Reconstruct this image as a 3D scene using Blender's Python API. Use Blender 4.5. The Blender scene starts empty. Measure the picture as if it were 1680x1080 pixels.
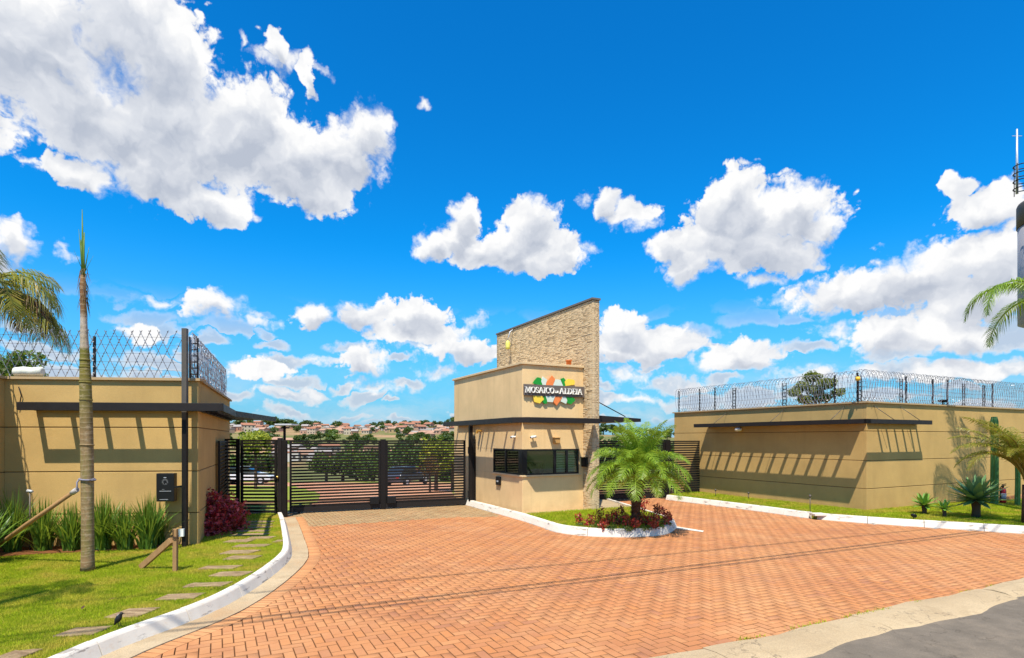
import bpy, bmesh, math, random
import numpy as np
from mathutils import Vector, Matrix
random.seed(7); rng = np.random.default_rng(7)
S = bpy.context.scene
COL = S.collection
PI = math.pi

# ------------------------------------------------------------------ camera, light, sky
H, F, CX, CY = 2.0, 950.0, 840.0, 720.0          # eye height, focal length / principal point of the 1680 px frame
cam = bpy.data.cameras.new('camera'); cam_o = bpy.data.objects.new('camera', cam); COL.objects.link(cam_o)
cam_o.location = (0, 0, H); cam_o.rotation_euler = (math.radians(90), 0, 0)
cam.sensor_fit = 'HORIZONTAL'; cam.sensor_width = 36; cam.lens = F/1680*36; cam.shift_y = (CY-540)/1680
cam.clip_start = 0.1; cam.clip_end = 6000
S.camera = cam_o
SUN_L = Vector((0.10, 0.52, -1.0)).normalized()
SUN_EL = math.asin(-SUN_L.z); SUN_AZ = math.atan2(-SUN_L.x, -SUN_L.y)
sun = bpy.data.lights.new('sun', 'SUN'); sun.energy = 4.6; sun.angle = math.radians(0.5); sun.color = (1.0, 0.93, 0.80)
sun_o = bpy.data.objects.new('sun', sun); COL.objects.link(sun_o)
sun_o.rotation_euler = SUN_L.to_track_quat('-Z', 'Y').to_euler(); sun_o.location = (0, 0, 60)
S.view_settings.view_transform = 'Standard'; S.view_settings.look = 'None'
S.view_settings.exposure = 0.68; S.view_settings.gamma = 1; S.view_settings.use_curve_mapping = False
S.cycles.max_bounces = 8; S.cycles.transparent_max_bounces = 16; S.cycles.caustics_reflective = False; S.cycles.caustics_refractive = False

W = bpy.data.worlds.new('World'); S.world = W; W.use_nodes = True
wt = W.node_tree; wt.nodes.clear(); wl = wt.links
def WN(t, **k):
    n = wt.nodes.new(t)
    for a, b in k.items(): setattr(n, a, b)
    return n
def wconn(sock, v):
    if hasattr(v, 'is_output'): wl.new(v, sock)
    else: sock.default_value = v
def wm(op, *a, clamp=False):
    n = WN('ShaderNodeMath', operation=op); n.use_clamp = clamp
    for i, v in enumerate(a): wconn(n.inputs[i], v)
    return n.outputs[0]
def wv(op, *a):
    n = WN('ShaderNodeVectorMath', operation=op)
    for i, v in enumerate(a):
        if op == 'SCALE' and i == 1: wconn(n.inputs['Scale'], v)
        else: wconn(n.inputs[i], v)
    return n.outputs['Value'] if op in ('LENGTH', 'DOT_PRODUCT') else n.outputs['Vector']
def wstep(v, a, b):
    n = WN('ShaderNodeMapRange', interpolation_type='SMOOTHSTEP'); n.clamp = True
    wconn(n.inputs[0], v); n.inputs[1].default_value = a; n.inputs[2].default_value = b
    return n.outputs[0]
def wmix(f, a, b):
    n = WN('ShaderNodeMix', data_type='RGBA'); wconn(n.inputs[0], f); wconn(n.inputs[6], a); wconn(n.inputs[7], b)
    return n.outputs[2]
def wnoise(vec, scale, detail=4, rough=0.55, lac=2.0, out=0):
    n = WN('ShaderNodeTexNoise'); wconn(n.inputs['Vector'], vec); n.inputs['Scale'].default_value = scale
    n.inputs['Detail'].default_value = detail; n.inputs['Roughness'].default_value = rough; n.inputs['Lacunarity'].default_value = lac
    return n.outputs[out]
SKY_STRENGTH = 0.13
sky = WN('ShaderNodeTexSky', sky_type='NISHITA'); sky.sun_disc = False
sky.sun_elevation = SUN_EL; sky.sun_rotation = SUN_AZ; sky.air_density = 1.0; sky.dust_density = 0.6; sky.ozone_density = 2.5
hs = WN('ShaderNodeHueSaturation'); hs.inputs['Saturation'].default_value = 1.30; hs.inputs['Hue'].default_value = 0.500; hs.inputs['Value'].default_value = 1.0
wl.new(sky.outputs[0], hs.inputs['Color'])
tc = WN('ShaderNodeTexCoord')
sx = WN('ShaderNodeSeparateXYZ'); wl.new(tc.outputs['Generated'], sx.inputs[0])
az = wm('ARCTAN2', sx.outputs[0], sx.outputs[1]); el = wm('ARCSINE', sx.outputs[2])
cb = WN('ShaderNodeCombineXYZ'); wl.new(az, cb.inputs[0]); wl.new(el, cb.inputs[1]); P0 = cb.outputs[0]
# (x, y, rx, ry) of each puff of each cumulus, measured as directions
PUFFS = [
 (60,80,180,120),(210,50,140,95),(270,120,105,110),(150,180,190,85),(310,215,165,95),(400,215,115,80),(250,270,150,62),(470,265,125,66),
 (560,250,85,55),(600,225,52,56),(330,318,105,36),(520,318,66,40),(375,345,48,22),(120,275,85,26),(65,268,34,16),(0,30,130,90),(-90,120,140,150),
 (460,88,22,30),(448,112,40,14),(505,128,14,26),(520,122,20,9),(688,160,13,9),(402,86,7,13),(426,60,9,6),(478,112,22,14),
 (15,400,58,44),(-30,430,70,60),(105,415,15,19),
 (868,372,52,44),(830,395,50,40),(760,352,26,32),(752,385,34,36),(720,402,40,30),(860,424,110,28),(790,412,60,30),(955,396,40,16),(920,408,50,30),
 (1000,328,24,26),(1035,350,36,22),(962,326,16,17),(1050,368,30,12),
 (1205,335,80,54),(1290,350,105,46),(1180,392,100,52),(1098,405,42,32),(1345,368,66,34),(1255,412,110,38),(1130,440,58,30),(1250,460,40,13),
 (1560,305,36,25),(1620,335,85,36),(1650,415,130,56),(1500,450,115,52),(1380,474,105,40),(1290,494,50,16),(1600,488,110,48),
 (1470,550,125,36),(1570,548,70,32),(1360,540,44,15),(1580,604,130,22),(1430,612,70,14),
 (1025,535,52,33),(1085,568,80,34),(1000,572,60,28),(1220,588,74,26),(1170,604,50,14),(1030,615,62,18),(1310,622,90,19),(1130,632,60,12),
 (350,500,56,30),(420,527,44,18),(272,490,36,13),(516,515,44,26),(600,518,52,30),(682,518,62,36),(690,550,85,22),(776,528,24,15),
 (752,577,78,26),(592,594,58,27),(228,545,42,24),(430,604,66,20),(618,633,84,15),(520,590,40,10),(720,612,40,14),(470,640,70,10),(1040,655,60,10),(900,560,60,20)]
def puff_min(P, lst):
    D = None
    for i, (x, y, rx, ry) in enumerate(lst):
        if i and i % 6 == 0: P = wv('MULTIPLY_ADD', D, (1e-9, 1e-9, 0), P)      # evaluates the puffs a few at a time
        u, v = (x-CX)/F, (CY-y)/F; k = math.sqrt(1+u*u)
        a, e = math.atan(u), math.atan(v/k)
        ra, re = rx/F/(k*k), ry/F/k
        m = WN('ShaderNodeMapping'); wl.new(P, m.inputs[0])
        m.inputs['Location'].default_value = (-a/ra, -e/re, 0); m.inputs['Scale'].default_value = (1/ra, 1/re, 0)
        L = wv('LENGTH', m.outputs[0])
        D = L if D is None else wm('SMOOTH_MIN', D, L, 0.22)
    return D
wn1 = wv('SUBTRACT', wnoise(P0, 9, 3, 0.5, out=1), (0.5, 0.5, 0.5))
wn2 = wv('SUBTRACT', wnoise(P0, 34, 4, 0.55, out=1), (0.5, 0.5, 0.5))
Pw = wv('ADD', wv('ADD', P0, wv('MULTIPLY', wn1, (0.075, 0.055, 0))), wv('MULTIPLY', wn2, (0.040, 0.034, 0)))
Dm = puff_min(Pw, [p for p in PUFFS if p[3] >= 20])
Ds = puff_min(wv('MULTIPLY_ADD', Dm, (1e-9, 1e-9, 0), Pw), [(x, y, rx*1.15, ry*1.15) for x, y, rx, ry in PUFFS if ry < 20])
Pup = wv('MULTIPLY_ADD', Dm, (1e-9, 1e-9, 0), wv('ADD', Pw, (-0.004, 0.024, 0)))
Du = puff_min(Pup, [p for p in PUFFS if p[3] >= 26])
fb = wm('ADD', wm('MULTIPLY', wnoise(P0, 26, 8, 0.58), 0.72), wm('MULTIPLY', wnoise(P0, 78, 5, 0.55), 0.28))
fs1 = wnoise(Pw, 15, 3, 0.45)
fs2 = wnoise(wv('ADD', Pw, (-0.006, 0.018, 0)), 15, 3, 0.45)
# generic cumulus field away from the framed part of the sky, and the low bank towards the horizon
zc = wm('MAXIMUM', sx.outputs[2], 0.02)
pl = WN('ShaderNodeCombineXYZ'); wl.new(wm('DIVIDE', sx.outputs[0], wm('ADD', zc, 0.05)), pl.inputs[0]); wl.new(wm('DIVIDE', sx.outputs[1], wm('ADD', zc, 0.05)), pl.inputs[1])
gen = wnoise(pl.outputs[0], 0.9, 7, 0.55)
azabs = wm('ABSOLUTE', az)
away = wm('MAXIMUM', wstep(azabs, 0.80, 0.98), wstep(el, 0.66, 0.8))
gmask = wm('MULTIPLY', wstep(gen, 0.54, 0.62), away)
# rows of small flat cumulus low over the horizon: one puff per cell, each with its own size
low = WN('ShaderNodeMapping'); wl.new(Pw, low.inputs[0]); low.inputs['Scale'].default_value = (9.5, 36, 1)
vo = WN('ShaderNodeTexVoronoi', feature='F1', voronoi_dimensions='2D'); wl.new(low.outputs[0], vo.inputs['Vector']); vo.inputs['Scale'].default_value = 1.0; vo.inputs['Randomness'].default_value = 0.85
vc = WN('ShaderNodeSeparateColor'); wl.new(vo.outputs['Color'], vc.inputs[0])
vr = wm('ADD', 0.16, wm('MULTIPLY', vc.outputs[0], 0.50))
lown = wm('ADD', wm('SUBTRACT', 1.0, wm('DIVIDE', vo.outputs['Distance'], vr)), wm('MULTIPLY', wm('SUBTRACT', fb, 0.5), 1.7))
lowband = wm('MULTIPLY', wstep(el, 0.014, 0.04), wm('SUBTRACT', 1.0, wstep(el, 0.13, 0.23)))
veil = wm('MULTIPLY', wm('SUBTRACT', 1.0, wstep(el, 0.02, 0.15)), wstep(wnoise(low.outputs[0], 0.5, 5, 0.6), 0.40, 0.70))
lmask = wm('MAXIMUM', wm('MULTIPLY', wstep(lown, -0.05, 0.45), wm('MULTIPLY', lowband, 0.86)), wm('MULTIPLY', veil, 0.48))
soft = wnoise(P0, 7, 2, 0.5)
def billow(sc): return wm('MULTIPLY', wm('ABSOLUTE', wm('SUBTRACT', wnoise(Pw, sc, 2, 0.5), 0.5)), 2.0)
puff = wm('ADD', wm('MULTIPLY', billow(20), 0.6), wm('MULTIPLY', billow(52), 0.5))
dens = wm('ADD', wm('ADD', wm('SUBTRACT', 1.0, Dm), wm('MULTIPLY', wm('SUBTRACT', fb, 0.5), 1.35)), wm('MULTIPLY', wm('SUBTRACT', puff, 0.22), 0.75))
edge = wm('DIVIDE', wm('ADD', dens, 0.06), wm('ADD', 0.18, wm('MULTIPLY', wstep(soft, 0.42, 0.70), 0.60)))
dens_s = wm('ADD', wm('ADD', wm('SUBTRACT', 1.0, Ds), wm('MULTIPLY', wm('SUBTRACT', fb, 0.5), 2.6)), wm('MULTIPLY', wm('SUBTRACT', puff, 0.22), 1.2))
mask = wm('MULTIPLY', wm('MAXIMUM', wstep(edge, 0.0, 1.0), wm('MULTIPLY', wstep(dens_s, 0.0, 0.95), 0.94)), wm('SUBTRACT', 1.0, away))
mask_all = wm('MAXIMUM', mask, gmask)
grey = wstep(wm('ADD', wm('SUBTRACT', 1.0, Du), wm('MULTIPLY', wm('SUBTRACT', fs1, 0.5), 0.9)), 0.08, 0.72)
emb = wm('ADD', wm('MULTIPLY', wm('SUBTRACT', fs1, fs2), 1.1), wm('ADD', wm('MULTIPLY', wm('SUBTRACT', fb, 0.5), 0.14), wm('MULTIPLY', wm('SUBTRACT', puff, 0.26), 0.34)))
shade = wm('ADD', wm('SUBTRACT', 1.0, wm('MULTIPLY', grey, 0.39)), emb)
cr = WN('ShaderNodeValToRGB'); wl.new(shade, cr.inputs[0])
cr.color_ramp.elements[0].position = 0.42; cr.color_ramp.elements[0].color = (0.50, 0.55, 0.65, 1)
cr.color_ramp.elements[1].position = 0.98; cr.color_ramp.elements[1].color = (1.0, 1.0, 1.0, 1)
e_ = cr.color_ramp.elements.new(0.72); e_.color = (0.75, 0.78, 0.84, 1)
cl = wv('SCALE', cr.outputs[0], 4.8)
# deep polarised blue overhead, paler air towards the horizon, the same all round
tint = wv('MULTIPLY', hs.outputs[0], (0.04, 0.78, 1.05))
hz = wm('POWER', wm('SUBTRACT', 1.0, wstep(el, -0.05, 0.34)), 1.25)
skyc = wmix(wm('MULTIPLY', hz, 0.92), tint, (1.25, 2.45, 3.75, 1))
lcol = wv('SCALE', wmix(wstep(lown, 0.15, 0.75), (0.90, 0.91, 0.94, 1), (0.62, 0.68, 0.79, 1)), 4.5)
final = wmix(mask_all, wmix(lmask, skyc, lcol), cl)
bg = WN('ShaderNodeBackground'); wl.new(final, bg.inputs[0]); bg.inputs[1].default_value = SKY_STRENGTH
ow = WN('ShaderNodeOutputWorld'); wl.new(bg.outputs[0], ow.inputs[0])

# ------------------------------------------------------------------ helpers
def at(px, py, z=0.0):
    """point at height z seen at a pixel of the photograph"""
    Y = (H-z)*F/(py-CY); return Vector(((px-CX)/F*Y, Y, z))
def v2(p): return (p.x, p.y)
def along(O, e, px):
    u = (px-CX)/F; return (u*O[1]-O[0])/(e[0]-u*e[1])
def on_plane(px, py, O, e, off=0.0):
    """(t, z) on the upright plane through O along e, moved out by off"""
    n = (e[1], -e[0]); o = (O[0]+n[0]*off, O[1]+n[1]*off)
    t = along(o, e, px); Y = o[1]+e[1]*t
    return t, H+(CY-py)/F*Y
def unit(a, b=None):
    v = Vector((a, b)); v.normalize(); return (v.x, v.y)
def put(O, e, t, off, z):
    return Vector((O[0]+e[0]*t+e[1]*off, O[1]+e[1]*t-e[0]*off, z))

class MB:
    def __init__(s): s.v = []; s.f = []; s.m = []; s.sm = []
    def add(s, vs, fs, mi=0, smooth=False):
        k = len(s.v); s.v += [tuple(p) for p in vs]
        for f in fs: s.f.append([i+k for i in f]); s.m.append(mi); s.sm.append(smooth)
        return s
    def hexa(s, p, mi=0):
        return s.add(p, [(0,3,2,1),(4,5,6,7),(0,1,5,4),(1,2,6,5),(2,3,7,6),(3,0,4,7)], mi)
    def box(s, x0, x1, y0, y1, z0, z1, mi=0):
        return s.hexa([(x0,y0,z0),(x1,y0,z0),(x1,y1,z0),(x0,y1,z0),(x0,y0,z1),(x1,y0,z1),(x1,y1,z1),(x0,y1,z1)], mi)
    def obox(s, O, e, a0, a1, b0, b1, z0, z1, mi=0):
        q = [put(O,e,a0,b0,z0),put(O,e,a1,b0,z0),put(O,e,a1,b1,z0),put(O,e,a0,b1,z0),
             put(O,e,a0,b0,z1),put(O,e,a1,b0,z1),put(O,e,a1,b1,z1),put(O,e,a0,b1,z1)]
        return s.hexa(q, mi)
    def beam(s, A, B, w, h, mi=0):
        A = Vector(A); B = Vector(B); d = (B-A).normalized()
        up = Vector((0,0,1)) if abs(d.z) < 0.9 else Vector((0,1,0))
        x = d.cross(up).normalized()*w/2; y = x.cross(d).normalized()*h/2
        return s.hexa([A-x-y, A+x-y, A+x+y, A-x+y, B-x-y, B+x-y, B+x+y, B-x+y], mi)
    def prism(s, poly, z0, z1, mi=0):
        n = len(poly); vs = [(p[0],p[1],z0) for p in poly]+[(p[0],p[1],z1) for p in poly]
        fs = [tuple(range(n))[::-1], tuple(range(n,2*n))]+[(i,(i+1)%n,n+(i+1)%n,n+i) for i in range(n)]
        return s.add(vs, fs, mi)
    def tube(s, pts, r, n=8, mi=0, cap=True, smooth=True):
        pts = [Vector(p) for p in pts]; rs = r if isinstance(r, (list, tuple)) else [r]*len(pts)
        k = len(s.v); ref = None
        for i, p in enumerate(pts):
            d = (pts[min(i+1,len(pts)-1)]-pts[max(i-1,0)]).normalized()
            if ref is None: ref = d.orthogonal().normalized()
            ref = (ref-d*ref.dot(d)).normalized(); b = d.cross(ref)
            for j in range(n):
                a = 2*PI*j/n; s.v.append(tuple(p+(ref*math.cos(a)+b*math.sin(a))*rs[i]))
        for i in range(len(pts)-1):
            for j in range(n):
                s.f.append([k+i*n+j, k+i*n+(j+1)%n, k+(i+1)*n+(j+1)%n, k+(i+1)*n+j]); s.m.append(mi); s.sm.append(smooth)
        if cap:
            s.f.append([k+j for j in range(n)][::-1]); s.m.append(mi); s.sm.append(False)
            s.f.append([k+(len(pts)-1)*n+j for j in range(n)]); s.m.append(mi); s.sm.append(False)
        return s
    def lathe(s, prof, c, n=20, mi=0):
        return s.tube([(c[0], c[1], c[2]+z+1e-5*i) for i, (r, z) in enumerate(prof)], [max(r, 1e-4) for r, z in prof], n, mi)
    def wall_poly(s, poly, O, e, b0, b1, mi=0):
        """polygon of (t, z) on an upright plane, thick from b0 to b1"""
        n = len(poly); vs = [put(O,e,t,b0,z) for t, z in poly]+[put(O,e,t,b1,z) for t, z in poly]
        fs = [tuple(range(n)), tuple(range(n,2*n))[::-1]]+[(i,(i+1)%n,n+(i+1)%n,n+i) for i in range(n)]
        return s.add(vs, fs, mi)
    def build(s, name, mats, parent=None, fix=True, bevel=0, **props):
        me = bpy.data.meshes.new(name); me.from_pydata(s.v, [], s.f)
        for m in (mats if isinstance(mats, (list, tuple)) else [mats]): me.materials.append(m)
        me.polygons.foreach_set('material_index', s.m); me.polygons.foreach_set('use_smooth', s.sm)
        if fix:
            b = bmesh.new(); b.from_mesh(me); bmesh.ops.recalc_face_normals(b, faces=b.faces); b.to_mesh(me); b.free()
        me.update()
        return link(name, me, parent, bevel, **props)
def link(name, me, parent=None, bevel=0, **props):
    o = bpy.data.objects.new(name, me); COL.objects.link(o)
    if parent:
        o.parent = parent; o.matrix_parent_inverse = Matrix.Translation(-parent.location) if parent.type == 'EMPTY' and parent.parent is None else Matrix()
    if bevel:
        b = o.modifiers.new('bevel', 'BEVEL'); b.width = bevel; b.segments = 2; b.limit_method = 'ANGLE'; b.angle_limit = math.radians(50)
    for k, v in props.items(): o[k] = v
    return o
def thing(name, loc, label=None, category=None, group=None, kind=None):
    o = bpy.data.objects.new(name, None); COL.objects.link(o); o.location = loc; o.empty_display_size = 0.2
    tag(o, label, category, group, kind); return o
def tag(o, label=None, category=None, group=None, kind=None):
    if label: o['label'] = label
    if category: o['category'] = category
    if group: o['group'] = group
    if kind: o['kind'] = kind
    return o
def copy_tree(o, parent=None):
    c = o.copy(); COL.objects.link(c)
    if parent: c.parent = parent
    for ch in list(o.children): copy_tree(ch, c)
    return c
def np_mesh(name, V, polys, n, mats, parent=None, **props):
    """V (N,3); polys (M,n) index array"""
    me = bpy.data.meshes.new(name); me.vertices.add(len(V)); me.vertices.foreach_set('co', np.asarray(V, np.float32).ravel())
    M = len(polys); me.loops.add(M*n); me.loops.foreach_set('vertex_index', np.asarray(polys, np.int32).ravel())
    me.polygons.add(M); me.polygons.foreach_set('loop_start', np.arange(0, M*n, n, dtype=np.int32))
    try: me.polygons.foreach_set('loop_total', np.full(M, n, np.int32))
    except Exception: pass
    for m in (mats if isinstance(mats, (list, tuple)) else [mats]): me.materials.append(m)
    me.update(calc_edges=True); me.validate()
    if name is None: return me
    return link(name, me, parent, **props)
def spline(pts, step=0.25):
    pts = [Vector(p) for p in pts]; out = []
    ext = [pts[0]*2-pts[1]]+pts+[pts[-1]*2-pts[-2]]
    for i in range(1, len(ext)-2):
        a, b, c, d = ext[i-1:i+3]; n = max(1, int((c-b).length/step))
        for j in range(n):
            t = j/n
            out.append(0.5*((2*b)+(c-a)*t+(2*a-5*b+4*c-d)*t*t+(3*b-a-3*c+d)*t**3))
    out.append(pts[-1]); return out
def inside(P, poly):
    P = np.asarray(P); x, y = P[:,0], P[:,1]; r = np.zeros(len(P), bool); n = len(poly)
    for i in range(n):
        x0, y0 = poly[i][0], poly[i][1]; x1, y1 = poly[(i+1)%n][0], poly[(i+1)%n][1]
        c = (y0 > y) != (y1 > y)
        with np.errstate(divide='ignore', invalid='ignore'): r ^= c & (x < (x1-x0)*(y-y0)/(y1-y0+1e-12)+x0)
    return r
def normals2(path):
    out = []
    for i in range(len(path)):
        d = path[min(i+1,len(path)-1)]-path[max(i-1,0)]; d = Vector((d.x, d.y)).normalized(); out.append(Vector((-d.y, d.x)))
    return out
def offset(path, k):
    return [Vector((p.x+n.x*k, p.y+n.y*k, 0)) for p, n in zip(path, normals2(path))]
def sweep(mb, path, nrm, prof, mi=0, jit=0.0):
    k = len(mb.v); n = len(prof)
    for p, q in zip(path, nrm):
        for (o, z) in prof:
            j = random.uniform(-jit, jit) if jit else 0
            mb.v.append((p.x+q.x*(o+j), p.y+q.y*(o+j), z+j*0.3))
    for i in range(len(path)-1):
        for j in range(n):
            mb.f.append([k+i*n+j, k+i*n+(j+1)%n, k+(i+1)*n+(j+1)%n, k+(i+1)*n+j]); mb.m.append(mi); mb.sm.append(False)
    mb.f.append([k+j for j in range(n)][::-1]); mb.m.append(mi); mb.sm.append(False)
    mb.f.append([k+(len(path)-1)*n+j for j in range(n)]); mb.m.append(mi); mb.sm.append(False)

# ------------------------------------------------------------------ materials
def lin(c):
    return tuple(((x/255)/12.92 if x/255 <= 0.04045 else ((x/255+0.055)/1.055)**2.4) for x in c)+(1,)
class Mat:
    def __init__(s, name):
        s.m = bpy.data.materials.new(name); s.m.use_nodes = True; s.t = s.m.node_tree
        s.b = s.t.nodes['Principled BSDF']; s.out = s.t.nodes['Material Output']
    def n(s, t, **k):
        n = s.t.nodes.new(t)
        for a, b in k.items(): setattr(n, a, b)
        return n
    def c(s, sock, v):
        if hasattr(v, 'is_output'): s.t.links.new(v, sock)
        else: sock.default_value = v
    def pos(s):
        return s.n('ShaderNodeNewGeometry').outputs['Position']
    def obj(s): return s.n('ShaderNodeTexCoord').outputs['Object']
    def map(s, v, scale=(1,1,1)):
        m = s.n('ShaderNodeMapping'); s.c(m.inputs[0], v); m.inputs['Scale'].default_value = scale; return m.outputs[0]
    def noise(s, v, scale, detail=4, rough=0.55, out=0):
        n = s.n('ShaderNodeTexNoise'); s.c(n.inputs['Vector'], v); n.inputs['Scale'].default_value = scale
        n.inputs['Detail'].default_value = detail; n.inputs['Roughness'].default_value = rough; return n.outputs[out]
    def step(s, v, a, b, c=0.0, d=1.0):
        n = s.n('ShaderNodeMapRange'); s.c(n.inputs[0], v)
        for i, x in enumerate((a, b, c, d)): n.inputs[i+1].default_value = x
        return n.outputs[0]
    def mix(s, f, a, b, mode='MIX'):
        n = s.n('ShaderNodeMix', data_type='RGBA', blend_type=mode); s.c(n.inputs[0], f); s.c(n.inputs[6], a); s.c(n.inputs[7], b); return n.outputs[2]
    def math(s, op, a, b):
        n = s.n('ShaderNodeMath', operation=op); s.c(n.inputs[0], a); s.c(n.inputs[1], b); return n.outputs[0]
    def bump(s, h, strength, dist=0.01, prev=None):
        n = s.n('ShaderNodeBump'); n.inputs['Strength'].default_value = strength; n.inputs['Distance'].default_value = dist
        s.c(n.inputs['Height'], h)
        if prev: s.c(n.inputs['Normal'], prev)
        return n.outputs[0]
    def set(s, color=None, rough=None, normal=None, metal=None, spec=None):
        if color is not None: s.c(s.b.inputs['Base Color'], color)
        if rough is not None: s.c(s.b.inputs['Roughness'], rough)
        if normal is not None: s.c(s.b.inputs['Normal'], normal)
        if metal is not None: s.b.inputs['Metallic'].default_value = metal
        if spec is not None: s.b.inputs['Specular IOR Level'].default_value = spec
        return s.m
def simple(name, col, rough=0.6, metal=0.0, var=0.12, scale=6.0, bump=0.0, bscale=80, spec=0.4):
    M = Mat(name); p = M.pos()
    a = tuple(x*(1-var) for x in col[:3])+(1,); b = tuple(min(1, x*(1+var)) for x in col[:3])+(1,)
    c = M.mix(M.noise(p, scale, 5), a, b)
    r = M.step(M.noise(p, scale*2.3, 3), 0.3, 0.7, max(0, rough-0.08), min(1, rough+0.08))
    nn = M.bump(M.noise(p, bscale, 4), bump, 0.01) if bump else None
    return M.set(c, r, nn, metal, spec)
def plaster(name, col, streak=0.10, dirt=(0.30, 0.19, 0.08, 1)):
    M = Mat(name); p = M.pos()
    a = tuple(x*0.84 for x in col[:3])+(1,); b = tuple(x*1.08 for x in col[:3])+(1,)
    c = M.mix(M.step(M.noise(p, 0.9, 7, 0.62), 0.32, 0.68), a, b)
    st = M.step(M.noise(M.map(p, (2.3, 2.3, 0.16)), 1.6, 7, 0.66), 0.52, 0.80)
    c = M.mix(M.math('MULTIPLY', st, streak*2.2), c, dirt)
    sp = M.n('ShaderNodeSeparateXYZ'); M.c(sp.inputs[0], p)
    splash = M.math('MULTIPLY', M.step(sp.outputs[2], 0.12, 0.50, 1.0, 0.0), M.step(M.noise(p, 3.5, 5), 0.38, 0.62))
    c = M.mix(M.math('MULTIPLY', splash, 0.30), c, (0.36, 0.19, 0.07, 1))
    gr = M.noise(p, 70, 4, 0.75)
    c = M.mix(M.step(gr, 0.38, 0.62, 0.0, 0.34), c, tuple(x*0.70 for x in col[:3])+(1,))
    nn = M.bump(gr, 0.6, 0.006, M.bump(M.noise(p, 14, 3), 0.12, 0.01))
    return M.set(c, 0.9, nn, 0, 0.15)
def leafy(name, cols, rough=0.5, trans=0.35, patch=None, gloss=0.35):
    M = Mat(name); g = M.n('ShaderNodeNewGeometry'); oi = M.n('ShaderNodeObjectInfo')
    r = M.math('FRACT', M.math('ADD', g.outputs['Random Per Island'], M.math('MULTIPLY', oi.outputs['Random'], 0.37)), 0.0)
    ramp = M.n('ShaderNodeValToRGB'); M.c(ramp.inputs[0], r); el_ = ramp.color_ramp.elements
    n = len(cols)
    while len(el_) < n: el_.new(0.5)
    for i, c in enumerate(cols): el_[i].position = i/(n-1); el_[i].color = c
    c = ramp.outputs[0]
    if patch:
        c = M.mix(M.step(M.noise(g.outputs['Position'], patch[1], 4, 0.6), patch[2], patch[3], 0, patch[4]), c, patch[0])
    if name == 'lawn_grass': c = M.mix(M.step(M.noise(g.outputs['Position'], 5.0, 4, 0.6), 0.50, 0.68, 0, 0.55), c, (0.10, 0.19, 0.008, 1))
    M.set(c, rough, None, 0, gloss)
    tr = M.n('ShaderNodeBsdfTranslucent'); tcx = M.mix(0.5, c, (0.5, 0.6, 0.05, 1), 'MIX'); M.c(tr.inputs[0], tcx)
    mx = M.n('ShaderNodeMixShader'); mx.inputs[0].default_value = trans
    M.c(mx.inputs[1], M.b.outputs[0]); M.c(mx.inputs[2], tr.outputs[0]); M.c(M.out.inputs[0], mx.outputs[0])
    return M.m
def brick_mat(name, cols, dust=(0.50, 0.245, 0.10, 1), dark=(0.24, 0.105, 0.062, 1)):
    M = Mat(name); g = M.n('ShaderNodeNewGeometry'); oi = M.n('ShaderNodeObjectInfo'); p = g.outputs['Position']
    r = M.math('FRACT', M.math('ADD', g.outputs['Random Per Island'], oi.outputs['Random']), 0.0)
    ramp = M.n('ShaderNodeValToRGB'); M.c(ramp.inputs[0], r); el_ = ramp.color_ramp.elements
    while len(el_) < len(cols): el_.new(0.5)
    for i, c in enumerate(cols): el_[i].position = i/(len(cols)-1); el_[i].color = c
    c = ramp.outputs[0]
    c = M.mix(M.step(M.noise(p, 0.45, 5, 0.6), 0.46, 0.66, 0, 0.55), c, dust)
    c = M.mix(M.step(M.noise(M.map(p, (0.6, 1.3, 1)), 0.8, 6, 0.65), 0.50, 0.70, 0, 0.42), c, dark)
    tyre = M.step(M.noise(M.map(p, (0.35, 0.35, 1)), 1.5, 7, 0.7), 0.50, 0.62); c = M.mix(M.math('MULTIPLY', tyre, 0.22), c, (0.62, 0.36, 0.18, 1))
    spot = M.step(M.noise(p, 5.5, 3, 0.5), 0.66, 0.74, 0, 0.35); c = M.mix(spot, c, (0.12, 0.06, 0.04, 1))
    f = M.noise(p, 90, 4, 0.7)
    c = M.mix(M.step(f, 0.3, 0.7, 0.0, 0.18), c, dark)
    nn = M.bump(f, 0.35, 0.004)
    return M.set(c, 0.88, nn, 0, 0.2)
TAN = (0.545, 0.352, 0.130, 1); CREAM = (0.80, 0.555, 0.28, 1)
m_tan = plaster('tan_plaster', TAN, 0.10)
m_cream = plaster('cream_plaster', CREAM, 0.13)
m_groove = simple('groove_plaster', (0.20, 0.125, 0.05), 0.95)
m_coping = simple('coping_stone', (0.42, 0.29, 0.15), 0.8, var=0.15, bump=0.2)
m_steel = simple('dark_painted_steel', (0.012, 0.0095, 0.0085), 0.55, 0.0, 0.2, 5, spec=0.22)
m_steel2 = simple('charcoal_steel', (0.019, 0.0155, 0.0145), 0.5, 0.0, 0.15, 5, spec=0.25)
m_black = simple('black_plastic', (0.009, 0.009, 0.0095), 0.4, spec=0.3)
m_galv = simple('galvanised_wire', (0.30, 0.30, 0.32), 0.4, 0.5, 0.2)
m_pole = simple('weathered_steel_pole', (0.10, 0.085, 0.07), 0.5, 0.2, 0.3, 9)
m_alu = simple('pale_metal', (0.55, 0.56, 0.58), 0.4, 0.3)
m_white = simple('white_plastic', (0.75, 0.75, 0.73), 0.45)
m_brass = simple('brass', (0.65, 0.42, 0.12), 0.3, 0.8)
m_kerb = Mat('white_painted_kerb'); _p = m_kerb.pos()
_c = m_kerb.mix(m_kerb.noise(_p, 3.2, 6), (0.56, 0.50, 0.42, 1), (0.72, 0.67, 0.59, 1))
_w = m_kerb.step(m_kerb.noise(m_kerb.map(_p, (1.1, 1.1, 5)), 2.1, 7, 0.68), 0.57, 0.63)
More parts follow.
